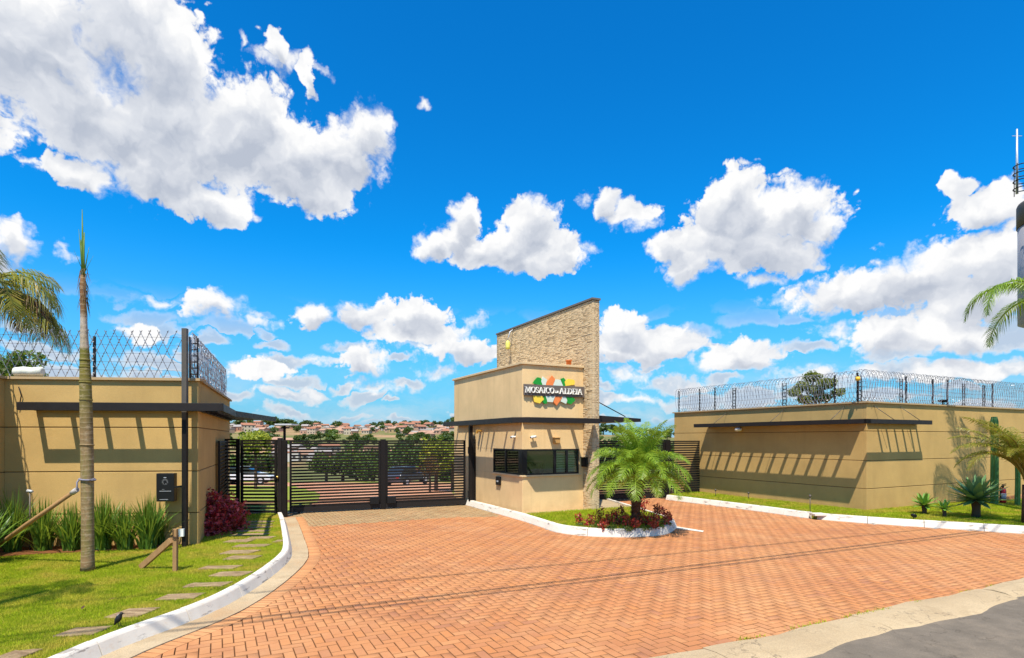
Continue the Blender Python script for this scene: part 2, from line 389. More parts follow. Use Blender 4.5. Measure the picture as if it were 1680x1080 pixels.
_c = m_kerb.mix(m_kerb.math('MULTIPLY', _w, 0.75), _c, (0.19, 0.16, 0.14, 1))
_d = m_kerb.step(m_kerb.noise(_p, 9, 6, 0.7), 0.55, 0.75, 0, 0.4); _c = m_kerb.mix(_d, _c, (0.55, 0.36, 0.20, 1))
m_kerb.set(_c, 0.85, m_kerb.bump(m_kerb.noise(_p, 60, 5, 0.7), 0.4, 0.006), 0, 0.2); m_kerb = m_kerb.m
def concrete(name, a, b, stain=(0.30, 0.18, 0.09, 1), amt=0.5, crack=True):
    M = Mat(name); p = M.pos()
    c = M.mix(M.step(M.noise(p, 2.6, 8, 0.7), 0.30, 0.70), a, b)
    c = M.mix(M.step(M.noise(p, 1.3, 6, 0.7), 0.48, 0.68, 0, amt), c, stain)
    f = M.noise(p, 85, 5, 0.8); c = M.mix(M.step(f, 0.42, 0.60, 0, 0.42), c, tuple(x*0.5 for x in a[:3])+(1,))
    h = f
    nn = M.bump(f, 0.6, 0.006, M.bump(M.noise(p, 9, 5), 0.5, 0.02))
    if crack:
        v = M.n('ShaderNodeTexVoronoi', feature='DISTANCE_TO_EDGE'); wp = M.n('ShaderNodeVectorMath', operation='ADD')
        M.c(wp.inputs[0], p); M.c(wp.inputs[1], M.noise(p, 3.0, 5, 0.6, out=1)); M.c(v.inputs['Vector'], wp.outputs[0]); v.inputs['Scale'].default_value = 1.1
        k = M.math('MULTIPLY', M.step(v.outputs[0], 0.0, 0.016, 1, 0), M.step(M.noise(p, 0.9, 3), 0.40, 0.52))
        c = M.mix(M.math('MULTIPLY', k, 0.7), c, (0.07, 0.055, 0.04, 1))
    return M.set(c, 0.92, nn, 0, 0.2)
m_gutter = concrete('gutter_concrete', (0.36, 0.26, 0.155, 1), (0.56, 0.44, 0.28, 1), (0.36, 0.19, 0.08, 1), 0.6, False)
m_apron = concrete('apron_concrete', (0.36, 0.26, 0.15, 1), (0.58, 0.445, 0.275, 1), (0.28, 0.19, 0.105, 1), 0.5)
m_pad = concrete('pad_concrete', (0.34, 0.25, 0.15, 1), (0.50, 0.38, 0.23, 1), amt=0.3, crack=False)
m_asphalt = concrete('asphalt', (0.140, 0.114, 0.086, 1), (0.20, 0.163, 0.124, 1), (0.25, 0.195, 0.14, 1), 0.6)
m_step = concrete('stepping_stone', (0.27, 0.18, 0.10, 1), (0.44, 0.32, 0.19, 1), (0.22, 0.15, 0.09, 1), 0.6, False)
m_step = Mat('weathered_slab'); _p = m_step.pos(); _n = m_step.step(m_step.noise(m_step.map(_p, (2.2, 7.5, 1)), 2.4, 8, 0.7), 0.36, 0.64)
_c = m_step.mix(_n, (0.20, 0.125, 0.068, 1), (0.46, 0.33, 0.19, 1)); _f = m_step.noise(_p, 70, 5, 0.8)
_c = m_step.mix(m_step.step(_f, 0.4, 0.6, 0, 0.45), _c, (0.13, 0.085, 0.05, 1)); _c = m_step.mix(m_step.step(m_step.noise(_p, 2.0, 5, 0.6), 0.52, 0.66, 0, 0.5), _c, (0.17, 0.15, 0.05, 1))
m_step.set(_c, 0.95, m_step.bump(_f, 0.7, 0.008, m_step.bump(_n, 0.6, 0.012)), 0, 0.15); m_step = m_step.m
m_soil = simple('red_soil', (0.16, 0.065, 0.025), 0.95, var=0.4, scale=9, bump=0.8, bscale=30, spec=0.1)
m_turf = simple('turf_base', (0.24, 0.22, 0.03), 0.95, var=0.4, scale=5, bump=0.6, bscale=60, spec=0.1)
m_joint = simple('sandy_joint', (0.12, 0.058, 0.028), 0.95, var=0.35, scale=4, spec=0.1)
m_brick = brick_mat('red_clay_paver', [(0.43,0.172,0.066,1),(0.46,0.19,0.074,1),(0.435,0.174,0.066,1),(0.495,0.22,0.088,1),(0.40,0.158,0.066,1),(0.465,0.182,0.062,1),(0.445,0.18,0.070,1),(0.36,0.15,0.074,1)])
m_brick_grey = brick_mat('olive_grey_paver', [(0.29,0.20,0.10,1),(0.35,0.25,0.13,1),(0.25,0.175,0.09,1),(0.38,0.26,0.125,1)], (0.42,0.29,0.15,1), (0.15,0.10,0.055,1))
m_soldier = brick_mat('orange_border_paver', [(0.50,0.22,0.085,1),(0.56,0.27,0.11,1),(0.46,0.19,0.075,1)])
m_stone = Mat('ledge_stone'); _g = m_stone.n('ShaderNodeNewGeometry')
_r = m_stone.n('ShaderNodeValToRGB'); m_stone.c(_r.inputs[0], _g.outputs['Random Per Island'])
_r.color_ramp.elements[0].color = (0.50, 0.375, 0.225, 1); _r.color_ramp.elements[1].color = (0.62, 0.475, 0.295, 1)
_e = _r.color_ramp.elements.new(0.03); _e.color = (0.36, 0.25, 0.14, 1); _e = _r.color_ramp.elements.new(0.11); _e.color = (0.53, 0.39, 0.23, 1)
m_stone.set(_r.outputs[0], 0.9, m_stone.bump(m_stone.noise(_g.outputs['Position'], 45, 4, 0.7), 0.35, 0.006), 0, 0.2); m_stone = m_stone.m
m_grass = leafy('lawn_grass', [(0.25,0.35,0.013,1),(0.37,0.45,0.018,1),(0.30,0.39,0.015,1),(0.54,0.54,0.04,1)], 0.7, 0.38, ((0.60,0.44,0.08,1), 1.5, 0.46, 0.66, 0.9), 0.08)
m_blade = leafy('strap_leaf', [(0.050,0.125,0.014,1),(0.085,0.18,0.022,1),(0.16,0.26,0.035,1),(0.065,0.15,0.018,1)], 0.38, 0.3)
m_palm = leafy('palm_leaflet', [(0.10,0.20,0.012,1),(0.17,0.29,0.018,1),(0.27,0.38,0.03,1),(0.13,0.25,0.016,1)], 0.4, 0.35)
m_palm_y = leafy('yellowing_palm_leaflet', [(0.22,0.26,0.020,1),(0.34,0.33,0.035,1),(0.36,0.28,0.05,1)], 0.45, 0.35)
m_palm_o = leafy('olive_palm_leaflet', [(0.15,0.17,0.018,1),(0.24,0.23,0.025,1),(0.30,0.21,0.04,1),(0.12,0.16,0.022,1)], 0.4, 0.3)
m_palm_d = leafy('dry_palm_leaflet', [(0.10,0.045,0.022,1),(0.16,0.08,0.03,1),(0.07,0.035,0.02,1)], 0.6, 0.15)
m_agave = leafy('agave_leaf', [(0.11,0.22,0.08,1),(0.16,0.29,0.12,1),(0.14,0.27,0.08,1)], 0.42, 0.1)
m_agave_g = leafy('bright_agave_leaf', [(0.10,0.24,0.03,1),(0.16,0.32,0.05,1),(0.13,0.28,0.04,1)], 0.42, 0.12)
m_red = leafy('burgundy_leaf', [(0.22,0.008,0.018,1),(0.40,0.016,0.03,1),(0.62,0.13,0.15,1),(0.17,0.006,0.014,1)], 0.45, 0.15, None, 0.12)  # the pink tone puts top-lit highlights into the leaf colour
m_red2 = leafy('crimson_leaf', [(0.30,0.016,0.018,1),(0.46,0.03,0.03,1),(0.22,0.014,0.016,1),(0.42,0.08,0.055,1)], 0.45, 0.2)
m_leaf_d = leafy('dark_foliage', [(0.022,0.045,0.012,1),(0.04,0.075,0.018,1),(0.06,0.10,0.022,1)], 0.5, 0.25)
m_leaf_m = leafy('mid_foliage', [(0.045,0.085,0.014,1),(0.075,0.13,0.02,1),(0.11,0.16,0.028,1)], 0.5, 0.3)
m_leaf_y = leafy('yellow_green_foliage', [(0.16,0.22,0.02,1),(0.28,0.32,0.03,1),(0.38,0.36,0.04,1)], 0.5, 0.35)
m_leaf_r = leafy('rusty_foliage', [(0.09,0.03,0.018,1),(0.15,0.05,0.02,1),(0.10,0.07,0.02,1)], 0.5, 0.2)
m_bark = simple('brown_bark', (0.10, 0.06, 0.035), 0.9, var=0.4, scale=14, bump=0.8, bscale=40)
m_palmbark = simple('palm_fibre_bark', (0.085, 0.038, 0.020), 0.9, var=0.5, scale=30, bump=1.0, bscale=70)
m_wood = Mat('rough_timber'); _p = m_wood.obj(); _n = m_wood.noise(m_wood.map(m_wood.pos(), (26, 26, 4)), 2, 5, 0.6)
m_wood.set(m_wood.mix(_n, (0.20, 0.105, 0.04, 1), (0.44, 0.26, 0.12, 1)), 0.85, m_wood.bump(_n, 0.5, 0.006), 0, 0.2); m_wood = m_wood.m
m_glass = Mat('tinted_glass')
_tr = m_glass.n('ShaderNodeBsdfTransparent'); _tr.inputs[0].default_value = (0.66, 0.82, 0.74, 1)
_gl = m_glass.n('ShaderNodeBsdfGlossy'); _gl.inputs['Roughness'].default_value = 0.02; _gl.inputs[0].default_value = (0.9, 0.95, 0.95, 1)
_fr = m_glass.n('ShaderNodeFresnel'); _fr.inputs[0].default_value = 1.5
_mx = m_glass.n('ShaderNodeMixShader'); m_glass.c(_mx.inputs[0], m_glass.step(_fr.outputs[0], 0.0, 1.0, 0.03, 1.0)); m_glass.c(_mx.inputs[1], _tr.outputs[0]); m_glass.c(_mx.inputs[2], _gl.outputs[0])
m_glass.c(m_glass.out.inputs[0], _mx.outputs[0]); m_glass = m_glass.m
m_darkglass = simple('dark_glass', (0.02, 0.025, 0.03), 0.08, spec=0.6)
m_sign = simple('sign_board_grey', (0.125, 0.10, 0.085), 0.6)
m_letter = simple('ivory_letter', (0.85, 0.82, 0.74), 0.5, var=0.04)
m_sg = simple('green_enamel', (0.012, 0.27, 0.028), 0.45, var=0.06); m_sy = simple('yellow_enamel', (0.85, 0.60, 0.06), 0.45, var=0.05)
m_so = simple('orange_enamel', (0.82, 0.22, 0.055), 0.45, var=0.05); m_sm = simple('mint_enamel', (0.62, 0.68, 0.58), 0.45, var=0.05)
m_extred = simple('red_enamel', (0.50, 0.012, 0.012), 0.3, spec=0.5)
m_lit_louvre = simple('lit_louvre_tone', (0.80, 0.88, 0.78), 0.6)  # pale colour carries the daylight of the far louvres
m_room = simple('booth_interior', (0.50, 0.62, 0.55), 0.8)  # walls kept pale to brighten the room in place of light from behind
m_terrain = Mat('meadow_terrain'); _p = m_terrain.pos()
_c = m_terrain.mix(m_terrain.noise(_p, 0.03, 8, 0.6), (0.06, 0.085, 0.022, 1), (0.22, 0.20, 0.075, 1))
_c = m_terrain.mix(m_terrain.step(m_terrain.noise(_p, 0.011, 6, 0.6), 0.50, 0.60), _c, (0.36, 0.21, 0.12, 1))
m_terrain.set(_c, 0.95, None, 0, 0.1); m_terrain = m_terrain.m

# ------------------------------------------------------------------ layout frame: the street grid is turned 27 degrees
A27 = math.radians(27.0)
E1 = (math.cos(A27), math.sin(A27)); E2 = (-math.sin(A27), math.cos(A27))
LAWN = 0.12
ORD = ['leftmost','second','third','fourth','fifth','sixth','seventh','eighth','ninth','tenth','eleventh','twelfth','thirteenth','fourteenth','fifteenth','sixteenth','seventeenth','eighteenth','nineteenth','twentieth']
def nth(v, vals): return ORD[sorted(vals).index(v)]
# ------------------------------------------------------------------ terrain
def inner(y): return -0.010-0.060*max(0.0, y-18.5)
def terr(x, y):
    d = math.hypot(x*0.55, y)
    def sm(a, b, v):
        k = min(1, max(0, (v-a)/(b-a))); return k*k*(3-2*k)
    base = -0.07 if y < 18 else -0.12-0.062*(min(d, 150)-18) if d > 18 else -0.12
    base = max(base, -8.5)
    side = 1-0.42*sm(0.06, 0.16, x/max(y, 1))
    k2 = sm(230, 760, d)
    base += 23.5*k2*side+(1.5*math.sin(x*0.013+1.2)+1.1*math.sin(x*0.031+y*0.006))*k2
    return base-10*sm(790, 1500, d)
ys = [-60, -20, 0, 12, 17.9, 18.3, 22, 27, 33, 42]+[42+i*8 for i in range(1, 20)]+[210+i*30 for i in range(22)]+[900, 1000, 1200, 1500, 2200, 3500]
xs = [-3500, -2200, -1500, -1100, -900]+[-800+i*25 for i in range(65)]+[900, 1100, 1500, 2200, 3500]
V = [(x, y, terr(x, y)) for y in ys for x in xs]; nx = len(xs)
mb = MB(); mb.add(V, [(j*nx+i, j*nx+i+1, (j+1)*nx+i+1, (j+1)*nx+i) for j in range(len(ys)-1) for i in range(nx-1)], 0, True)
mb.build('ground', m_terrain, kind='structure')

# ------------------------------------------------------------------ left kerb, gutter and driveway outline
KL = [at(466,850), at(470,860), at(476,885), at(479.5,907), at(474,923), at(444,950), at(390,986), at(330,1015.7), at(230,1054), at(168,1080)]
KL = spline([Vector((p.x, p.y, 0)) for p in KL]+[Vector((-3.82, 4.4, 0)), Vector((-3.95, 3.3, 0)), Vector((-4.2, 2.4, 0))], 0.15)
def kerb(name, path, side, label_kind, seg=1.0, hgt=0.15, wid=0.12, gap_at=()):
    root = thing(name, path[0], kind='structure'); nr = normals2(path)
    nr = [n*side for n in nr]; dist = 0; start = 0; acc = []
    d = [0]
    for i in range(1, len(path)): d.append(d[-1]+(path[i]-path[i-1]).length)
    i0 = 0
    for i in range(1, len(path)):
        if d[i]-d[i0] >= seg or i == len(path)-1:
            mid = (d[i]+d[i0])/2
            if not any(abs(mid-g) < seg/2 for g in gap_at):
                b = MB(); pp = [p.copy() for p in path[i0:i+1]]; dd = (pp[-1]-pp[-2]).normalized(); pp[-1] = pp[-1]-dd*0.012
                jz = random.uniform(-0.004, 0.004)
                sweep(b, pp, nr[i0:i+1], [(0, -0.05), (0.0, 0.012), (0.050, hgt-0.018+jz), (0.066, hgt+jz), (wid+0.03, hgt+jz), (wid+0.03, -0.05)])
                b.build('kerb_stone', m_kerb, root)
            i0 = i
    return root
kerb('kerb', KL, -1, 'left')
LEFT_LAWN = offset(KL, -0.145)
GUT = offset(KL, 0.25); SOL = offset(KL, 0.47)
b = MB(); nr = normals2(KL)
for a0 in range(0, len(KL)-1, 14):
    a1 = min(len(KL)-1, a0+14)
    k = MB(); pp = [p.copy() for p in KL[a0:a1+1]]
    sweep(k, pp, nr[a0:a1+1], [(-0.05, -0.04), (-0.05, 0.022), (0.10, 0.008), (0.262, 0.010), (0.266, -0.04)], 0, 0.004)
    k.f = k.f; 
    if a0 == 0: gut_root = thing('gutter', KL[0], kind='structure')
    k.build('gutter_slab', m_gutter, gut_root)

# apron, street
AP = [at(1180,1059.4), at(1680,949)]
ae = unit(AP[1].x-AP[0].x, AP[1].y-AP[0].y); AO = (AP[0].x, AP[0].y)      # apron inner edge, along the street
asph = MB(); asph.obox(AO, ae, -60, 60, 0.3, 12, -0.05, -0.022)
asph.build('road', m_asphalt, kind='structure')
root = thing('apron', (AO[0], AO[1], 0), kind='structure')
cuts = [-12.0, -9.6, -7.1, -4.7, -2.4, -0.2, 2.05, 4.7, 7.3, 9.9, 12.6, 15]
for i in range(len(cuts)-1):
    k = MB(); n = 14; tilt = random.uniform(-0.006, 0.006); top = []; ph = random.uniform(0, 6)
    for j in range(n+1):
        t = cuts[i]+0.006+(cuts[i+1]-cuts[i]-0.012)*j/n
        wv1 = 0.05*math.sin(t*2.1+1)+0.035*math.sin(t*5.3+ph)+random.uniform(-0.012, 0.012)
        w0 = 0.03*math.sin(t*1.7)+0.02*math.sin(t*4.9+ph)+random.uniform(-0.008, 0.008)
        bow = 0.045*math.sin(PI*j/n)
        top.append([(w0, 0.006), (0.16+w0*0.5, 0.020+tilt), (0.30, 0.012+tilt), (0.43+wv1*0.5+bow, -0.010), (0.485+wv1*0.8+bow, -0.030)])
    vs = []; fs = []
    for j in range(n+1):
        t = cuts[i]+0.006+(cuts[i+1]-cuts[i]-0.012)*j/n
        for o, z in top[j]: vs.append(put(AO, ae, t, o, z))
        vs.append(put(AO, ae, t, 0.46, -0.07)); vs.append(put(AO, ae, t, 0, -0.06))
    for j in range(n):
        for q in range(7): fs.append((j*7+q, j*7+(q+1)%7, (j+1)*7+(q+1)%7, (j+1)*7+q))
    fs += [tuple(range(7)), tuple(range(n*7, n*7+7))]
    k.add(vs, fs); o = k.build('concrete_slab', m_apron, root)

V_, T_ = [], []
for t0 in (-3.2,-2.9,-1.3,0.35,0.5,1.05,1.2,1.35,1.5,1.9,2.0,2.15,2.3,2.45,2.6,3.3,4.4,5.0):
    for _ in range(random.randrange(10, 46)):
        c = put(AO, ae, t0+random.gauss(0, 0.07), random.gauss(0.0, 0.022), 0.0); a = random.uniform(0, 2*PI); w = random.uniform(0.003, 0.007); h = random.uniform(0.012, 0.045)
        k0 = len(V_); V_ += [(c.x-w*math.cos(a), c.y-w*math.sin(a), 0), (c.x+w*math.cos(a), c.y+w*math.sin(a), 0), (c.x+random.uniform(-.03,.03), c.y+random.uniform(-.03,.03), h)]; T_.append((k0, k0+1, k0+2))
np_mesh('weeds', np.array(V_), np.array(T_), 3, m_grass, kind='stuff')
# central island outline (road-side foot of its kerb)
ISL = [at(764,829), at(800,839), at(854,854.4), at(885,864.5), at(912,873.6), at(950,879), at(994,881.5), at(1049,881.3), at(1090,877.5), at(1106,870), at(1108,862)]
ISL = spline([Vector((p.x, p.y, 0)) for p in ISL]+[Vector((3.62, 14.6, 0)), Vector((3.35, 16.2, 0)), Vector((3.05, 17.8, 0))], 0.15)
kerb('kerb', ISL, 1, 'island', seg=1.15, hgt=0.16)
# right kerb
KR = [at(1092,820), at(1180,831), at(1260,841.5), at(1337,852), at(1450,861), at(1570,869), at(1680,876)]
KR = spline([Vector((p.x, p.y, 0)) for p in KR]+[Vector((14, 10.4, 0)), Vector((20, 10.6, 0))], 0.15)
dK = 0; gapd = None
for i in range(1, len(KR)):
    dK += (KR[i]-KR[i-1]).length
    if gapd is None and (KR[i].x/KR[i].y*F+CX) > 1335: gapd = dK
# drain gap in the right kerb: two runs of stones with an opening between
ig = min(range(len(KR)), key=lambda i: abs(KR[i].x/KR[i].y*F+CX-1337))
kerb('kerb', KR[:ig], 1, 'right', seg=1.0); kerb('kerb', [KR[ig]+(KR[ig+1]-KR[ig])*0.3]+KR[ig+1:], 1, 'right', seg=1.0)
b = MB(); b.add([KR[ig-2]+Vector((0.1,0.1,0.03)), KR[ig+2]+Vector((0.1,0.1,0.03)), KR[ig+2]+Vector((0.25,0.4,0.03)), KR[ig-2]+Vector((0.25,0.4,0.03))], [(0,1,2,3)])
b.build('drain_inlet', m_groove, kind='structure')

# ------------------------------------------------------------------ driveway: joint bed + herringbone pavers
FAR_BACK = [Vector((-1.0, 18.0, 0)), Vector((-6.4, 15.75, 0))]
drive = [Vector((p.x, p.y, 0)) for p in offset(KL, 0.05) if p.x > -8.0]
apron_in = [put(AO, ae, t, 0.13, 0) for t in (-9.5, -4, 0, 5, 10, 16)]
right_side = [Vector((p.x, p.y, 0)) for p in reversed(KR)]
outer = [Vector((-6.2,15.65,0)), Vector((-6.0, 14.7, 0))]+drive+apron_in+[Vector((20, 10.6, 0))]+right_side+[Vector((4.9,19.6,0)), Vector((2.6, 18.6, 0)), Vector((-1.2,17.9,0))]
isl_poly = [(p.x, p.y) for p in offset(ISL, 0.06)]+[(2.6,18.6),(-1.3,17.75)]
b = MB()
b.add([put(AO, ae, t, o, -0.014) for t, o in ((-7.2, 0.3), (20, 0.3), (20, -13), (-7.2, -17))], [(0,1,2,3)])
drv = b.build('driveway', m_joint, kind='structure')
BL, BW, J = 0.2, 0.1, 0.0080
def brick_verts(c, d, L, Wd, z, tilt=(0, 0)):
    d = np.asarray(d); n = np.stack([-d[:,1], d[:,0]], 1); out = []
    for (hl, hw, zz) in ((L/2, Wd/2, -0.016), (L/2, Wd/2, -0.004), (L/2-0.0028, Wd/2-0.0028, 0)):
        for (sx_, sy_) in ((-1,-1),(1,-1),(1,1),(-1,1)):
            xy = c+d*(hl*sx_)[:,None]+n*(hw*sy_)[:,None] if isinstance(hl, np.ndarray) else c+d*(hl*sx_)+n*(hw*sy_)
            zt = z+zz+(tilt[0]*sx_+tilt[1]*sy_ if zz > -0.01 else 0)
            out.append(np.concatenate([xy, np.broadcast_to(np.asarray(zt), (len(xy),))[:,None]], 1))
    return np.stack(out, 1)      # (N,12,3)
BF = np.array([(0,1,5,4),(1,2,6,5),(2,3,7,6),(3,0,4,7),(4,5,9,8),(5,6,10,9),(6,7,11,10),(7,4,8,11),(8,9,10,11)])
cs, ds = [], []
def herring():
    C_, D_ = [], []
    N = 150
    for i in range(-N, N):
        for j in range(-N, N):
            # one L-shaped pair per lattice point, lattice vectors (2,2)... built on the unit cell (1,1),(2,-2)
            ox = i*1+j*2; oy = i*1-j*2
            C_.append((ox+1.0, oy+0.5)); D_.append(0)        # along E1: covers x 0..2, y 0..1
            C_.append((ox+0.5-0.0, oy+2.0)); D_.append(1)    # along E2: covers x 0..1, y 1..3
    return np.array(C_), np.array(D_)
hc, hd = herring()
e1 = np.array(E1); e2 = np.array(E2)
org = np.array([0.6, 9.5])
wc = org+hc[:,:1]*BW*e1+hc[:,1:]*BW*e2
keep = inside(wc, [(p.x, p.y) for p in outer]) & ~inside(wc, isl_poly)
sol_poly = [(p.x, p.y) for p in offset(KL, -0.3)]+[(p.x, p.y) for p in reversed(offset(KL, 0.40))]
keep &= ~inside(wc, sol_poly)
keep &= (wc[:,1] > 3.2) & (wc[:,0] < 16)
wc, hd = wc[keep], hd[keep]
dirs = np.where(hd[:,None] == 0, e1, e2)
nb = len(wc)
hz_ = rng.normal(0, 0.0010, nb); tl = (rng.normal(0, 0.0007, nb), rng.normal(0, 0.0007, nb))
# grey band in front of the entrance gate
gb = [at(471,846), at(503,864.6), at(640,855.5), at(747,848.5), at(822,848)]
grey_poly = [(p.x, p.y) for p in gb]+[(-1.0, 18.2), (-6.4, 16.0)]
is_grey = inside(wc, grey_poly)
# soldier course along the gutter
sp_c, sp_d = [], []
mid = offset(KL, 0.365); acc = 0.0
for i in range(len(mid)-1):
    a, c = mid[i], mid[i+1]; L = (c-a).length; d = (c-a).normalized()
    while acc < L:
        p = a+d*acc; sp_c.append((p.x, p.y)); sp_d.append((-d.y, d.x)); acc += 0.1
    acc -= L
sp_c, sp_d = np.array(sp_c), np.array(sp_d)
ok = (sp_c[:,1] < 15.2) & (sp_c[:,1] > 3.2); sp_c, sp_d = sp_c[ok], sp_d[ok]
# which 300 show largest
allc = np.concatenate([wc, sp_c]); px_ = allc[:,0]/allc[:,1]*F+CX; py_ = CY+H*F/allc[:,1]
inframe = (px_ > 6) & (px_ < 1674) & (py_ < 1076)
order = np.argsort(np.where(inframe, allc[:,1], 1e9))[:300]; single = np.zeros(len(allc), bool); single[order] = True
m_arris = simple('dirty_paver_edge', (0.30, 0.135, 0.06), 0.95, var=0.3, scale=7, spec=0.1)
def stuff_bricks(c, d, z, t, mat, name):
    Vb = brick_verts(c, d, BL-J, BW-J, z, t); n = len(Vb)
    F_ = (BF[None]+12*np.arange(n)[:,None,None]).reshape(-1, 4)
    o = np_mesh(name, Vb.reshape(-1, 3), F_, 4, [mat, m_arris], drv, kind='stuff')
    o.data.polygons.foreach_set('material_index', np.tile(np.array([1]*8+[0], np.int32), n)); return o
s0 = single[:nb]
for mask_, mat_ in ((~s0 & ~is_grey, m_brick), (~s0 & is_grey, m_brick_grey)):
    stuff_bricks(wc[mask_], dirs[mask_], hz_[mask_], (tl[0][mask_], tl[1][mask_]), mat_, 'brick_paving')
s1 = ~single[nb:]
stuff_bricks(sp_c[s1], sp_d[s1], rng.normal(0.003, 0.0012, s1.sum()), (np.zeros(s1.sum()),)*2, m_soldier, 'brick_border')
bm_ = {}
one = brick_verts(np.array([[0., 0.]]), np.array([[1., 0.]]), BL-J, BW-J, np.array([0.0]))[0]
for nm, mt in (('a', m_brick), ('b', m_soldier)):
    me = bpy.data.meshes.new('brick'); me.from_pydata([tuple(v) for v in one], [], [tuple(int(i) for i in f) for f in BF]); me.materials.append(mt); me.materials.append(m_arris); me.polygons.foreach_set('material_index', [1]*8+[0]); bm_[nm] = me
alld = np.concatenate([dirs, sp_d]); 
for i in order:
    soldier = i >= nb
    o = bpy.data.objects.new('brick', bm_['b' if soldier else 'a']); COL.objects.link(o); o.parent = drv
    o.location = (allc[i,0], allc[i,1], 0.003 if soldier else hz_[i])
    o.rotation_euler = (0 if soldier else tl[0][i]*15, 0 if soldier else tl[1][i]*15, math.atan2(alld[i,1], alld[i,0]))
# road surface inside the compound, seen through the gates
M = Mat('far_brick_paving'); _p = M.pos(); bt = M.n('ShaderNodeTexBrick'); M.c(bt.inputs['Vector'], _p)
bt.inputs['Scale'].default_value = 1; bt.inputs['Brick Width'].default_value = 0.2; bt.inputs['Row Height'].default_value = 0.1; bt.inputs['Mortar Size'].default_value = 0.004
bt.inputs['Color1'].default_value = (0.50,0.24,0.125,1); bt.inputs['Color2'].default_value = (0.44,0.18,0.09,1); bt.inputs['Mortar'].default_value = (0.13,0.06,0.03,1)
c_ = M.mix(M.step(M.noise(_p, 0.5, 5), 0.45, 0.65, 0, 0.5), bt.outputs[0], (0.55,0.33,0.2,1)); M.set(c_, 0.9, None, 0, 0.2)
m_farbrick = M.m
def sl(pts, dz=0.0): return [(x, y, inner(y)+dz) for x, y in pts]
b = MB()
b.add(sl([(-6.0,15.75),(-0.9,18.1),(-1.0,18.5),(-6.2,18.5)]), [(0,1,2,3)])
b.add(sl([(-6.2,18.5),(-1.0,18.5),(-3.0,28),(-3.6,40),(-6,58),(-30,58),(-28,48),(-15,40),(-8.6,26)]), [(0,1,2,3,4,5,6,7,8)])
b.add(sl([(2.6,18.5),(6.0,20.2),(6.0,30),(2.0,40),(-3.6,40),(0.2,28)]), [(0,1,2,3,4,5)])
b.build('inner_road', m_farbrick, fix=False, kind='structure')
b = MB(); b.add([(-1.7,17.6,-0.006),(-6.2,15.6,-0.006),(-6.32,15.9,-0.006),(-1.8,17.9,-0.006)], [(0,3,2,1)]); b.build('gate_threshold', m_gutter, kind='structure', fix=False)
wl_ = MB(); q = [at(1108,864), at(1155,871.4), at(1153,873.4), at(1106,867)]
wl_.add([(p.x,p.y,0.006) for p in q], [(0,3,2,1)]); wl_.build('painted_line', m_kerb, fix=False, kind='structure')

# ------------------------------------------------------------------ lawns
# left building frame
LC = at(325, 892, LAWN); LC2 = (LC.x, LC.y); UL = unit(0.994, 0.108); SL = unit(-0.361, 0.932)
def lf(t, off=0, z=0): return put(LC2, UL, t, off, z)
lawn_l = [(p.x, p.y) for p in LEFT_LAWN]+[(-11, 2.4), (-11, 9.4)]+[tuple(lf(-5.4, 0.02)[:2]), tuple(lf(0, 0.02)[:2]), (LC.x+SL[0]*4.3, LC.y+SL[1]*4.3), (-6.15, 14.75)]
b = MB(); b.prism(lawn_l, -0.05, LAWN-0.015); b.build('lawn', m_turf, kind='structure')
bed = [tuple(lf(-5.2, 0.02)[:2]), tuple(lf(-0.25, 0.02)[:2]), tuple(lf(-0.5, 0.30)[:2]), tuple(lf(-1.3, 0.50)[:2]), tuple(lf(-2.3, 0.72)[:2]), tuple(lf(-3.2, 1.05)[:2]), tuple(lf(-5.2, 1.8)[:2])]
b = MB(); b.prism(bed, LAWN-0.03, LAWN+0.004); b.build('planting_bed', m_soil, kind='structure')
# right building frame
RC = at(1422, 837, LAWN); RC2 = (RC.x, RC.y)
def rf(t, s, z=0): return Vector((RC2[0]+E1[0]*t+E2[0]*s, RC2[1]+E1[1]*t+E2[1]*s, z))
lawn_r = [(p.x, p.y) for p in offset(KR, 0.145)]+[(22, 24), tuple(rf(11, 0)[:2]), tuple(rf(0, 0)[:2]), tuple(rf(0, 6.1)[:2]), (5.3, 19.6)]
b = MB(); b.prism(lawn_r, -0.05, LAWN-0.015); b.build('lawn', m_turf, kind='structure')
# island surfaces
BC = at(857, 841, 0.13); BC2 = (BC.x, BC.y)
def bf(t, s, z=0): return Vector((BC2[0]+E1[0]*t+E2[0]*s, BC2[1]+E1[1]*t+E2[1]*s, z))
isl_in = offset(ISL, 0.145)
b = MB(); b.prism([(p.x, p.y) for p in isl_in]+[(2.4,18.4),(-1.1,17.7)], -0.05, 0.118); b.build('pavement', m_pad, kind='structure')
front = [p for p in isl_in if (p.x-bf(0,-0.32).x)*E2[0]+(p.y-bf(0,-0.32).y)*E2[1] < 0]
isl_lawn = [(p.x, p.y) for p in front]
b = MB(); b.prism(isl_lawn, 0.10, 0.13); b.build('lawn', m_turf, kind='structure')
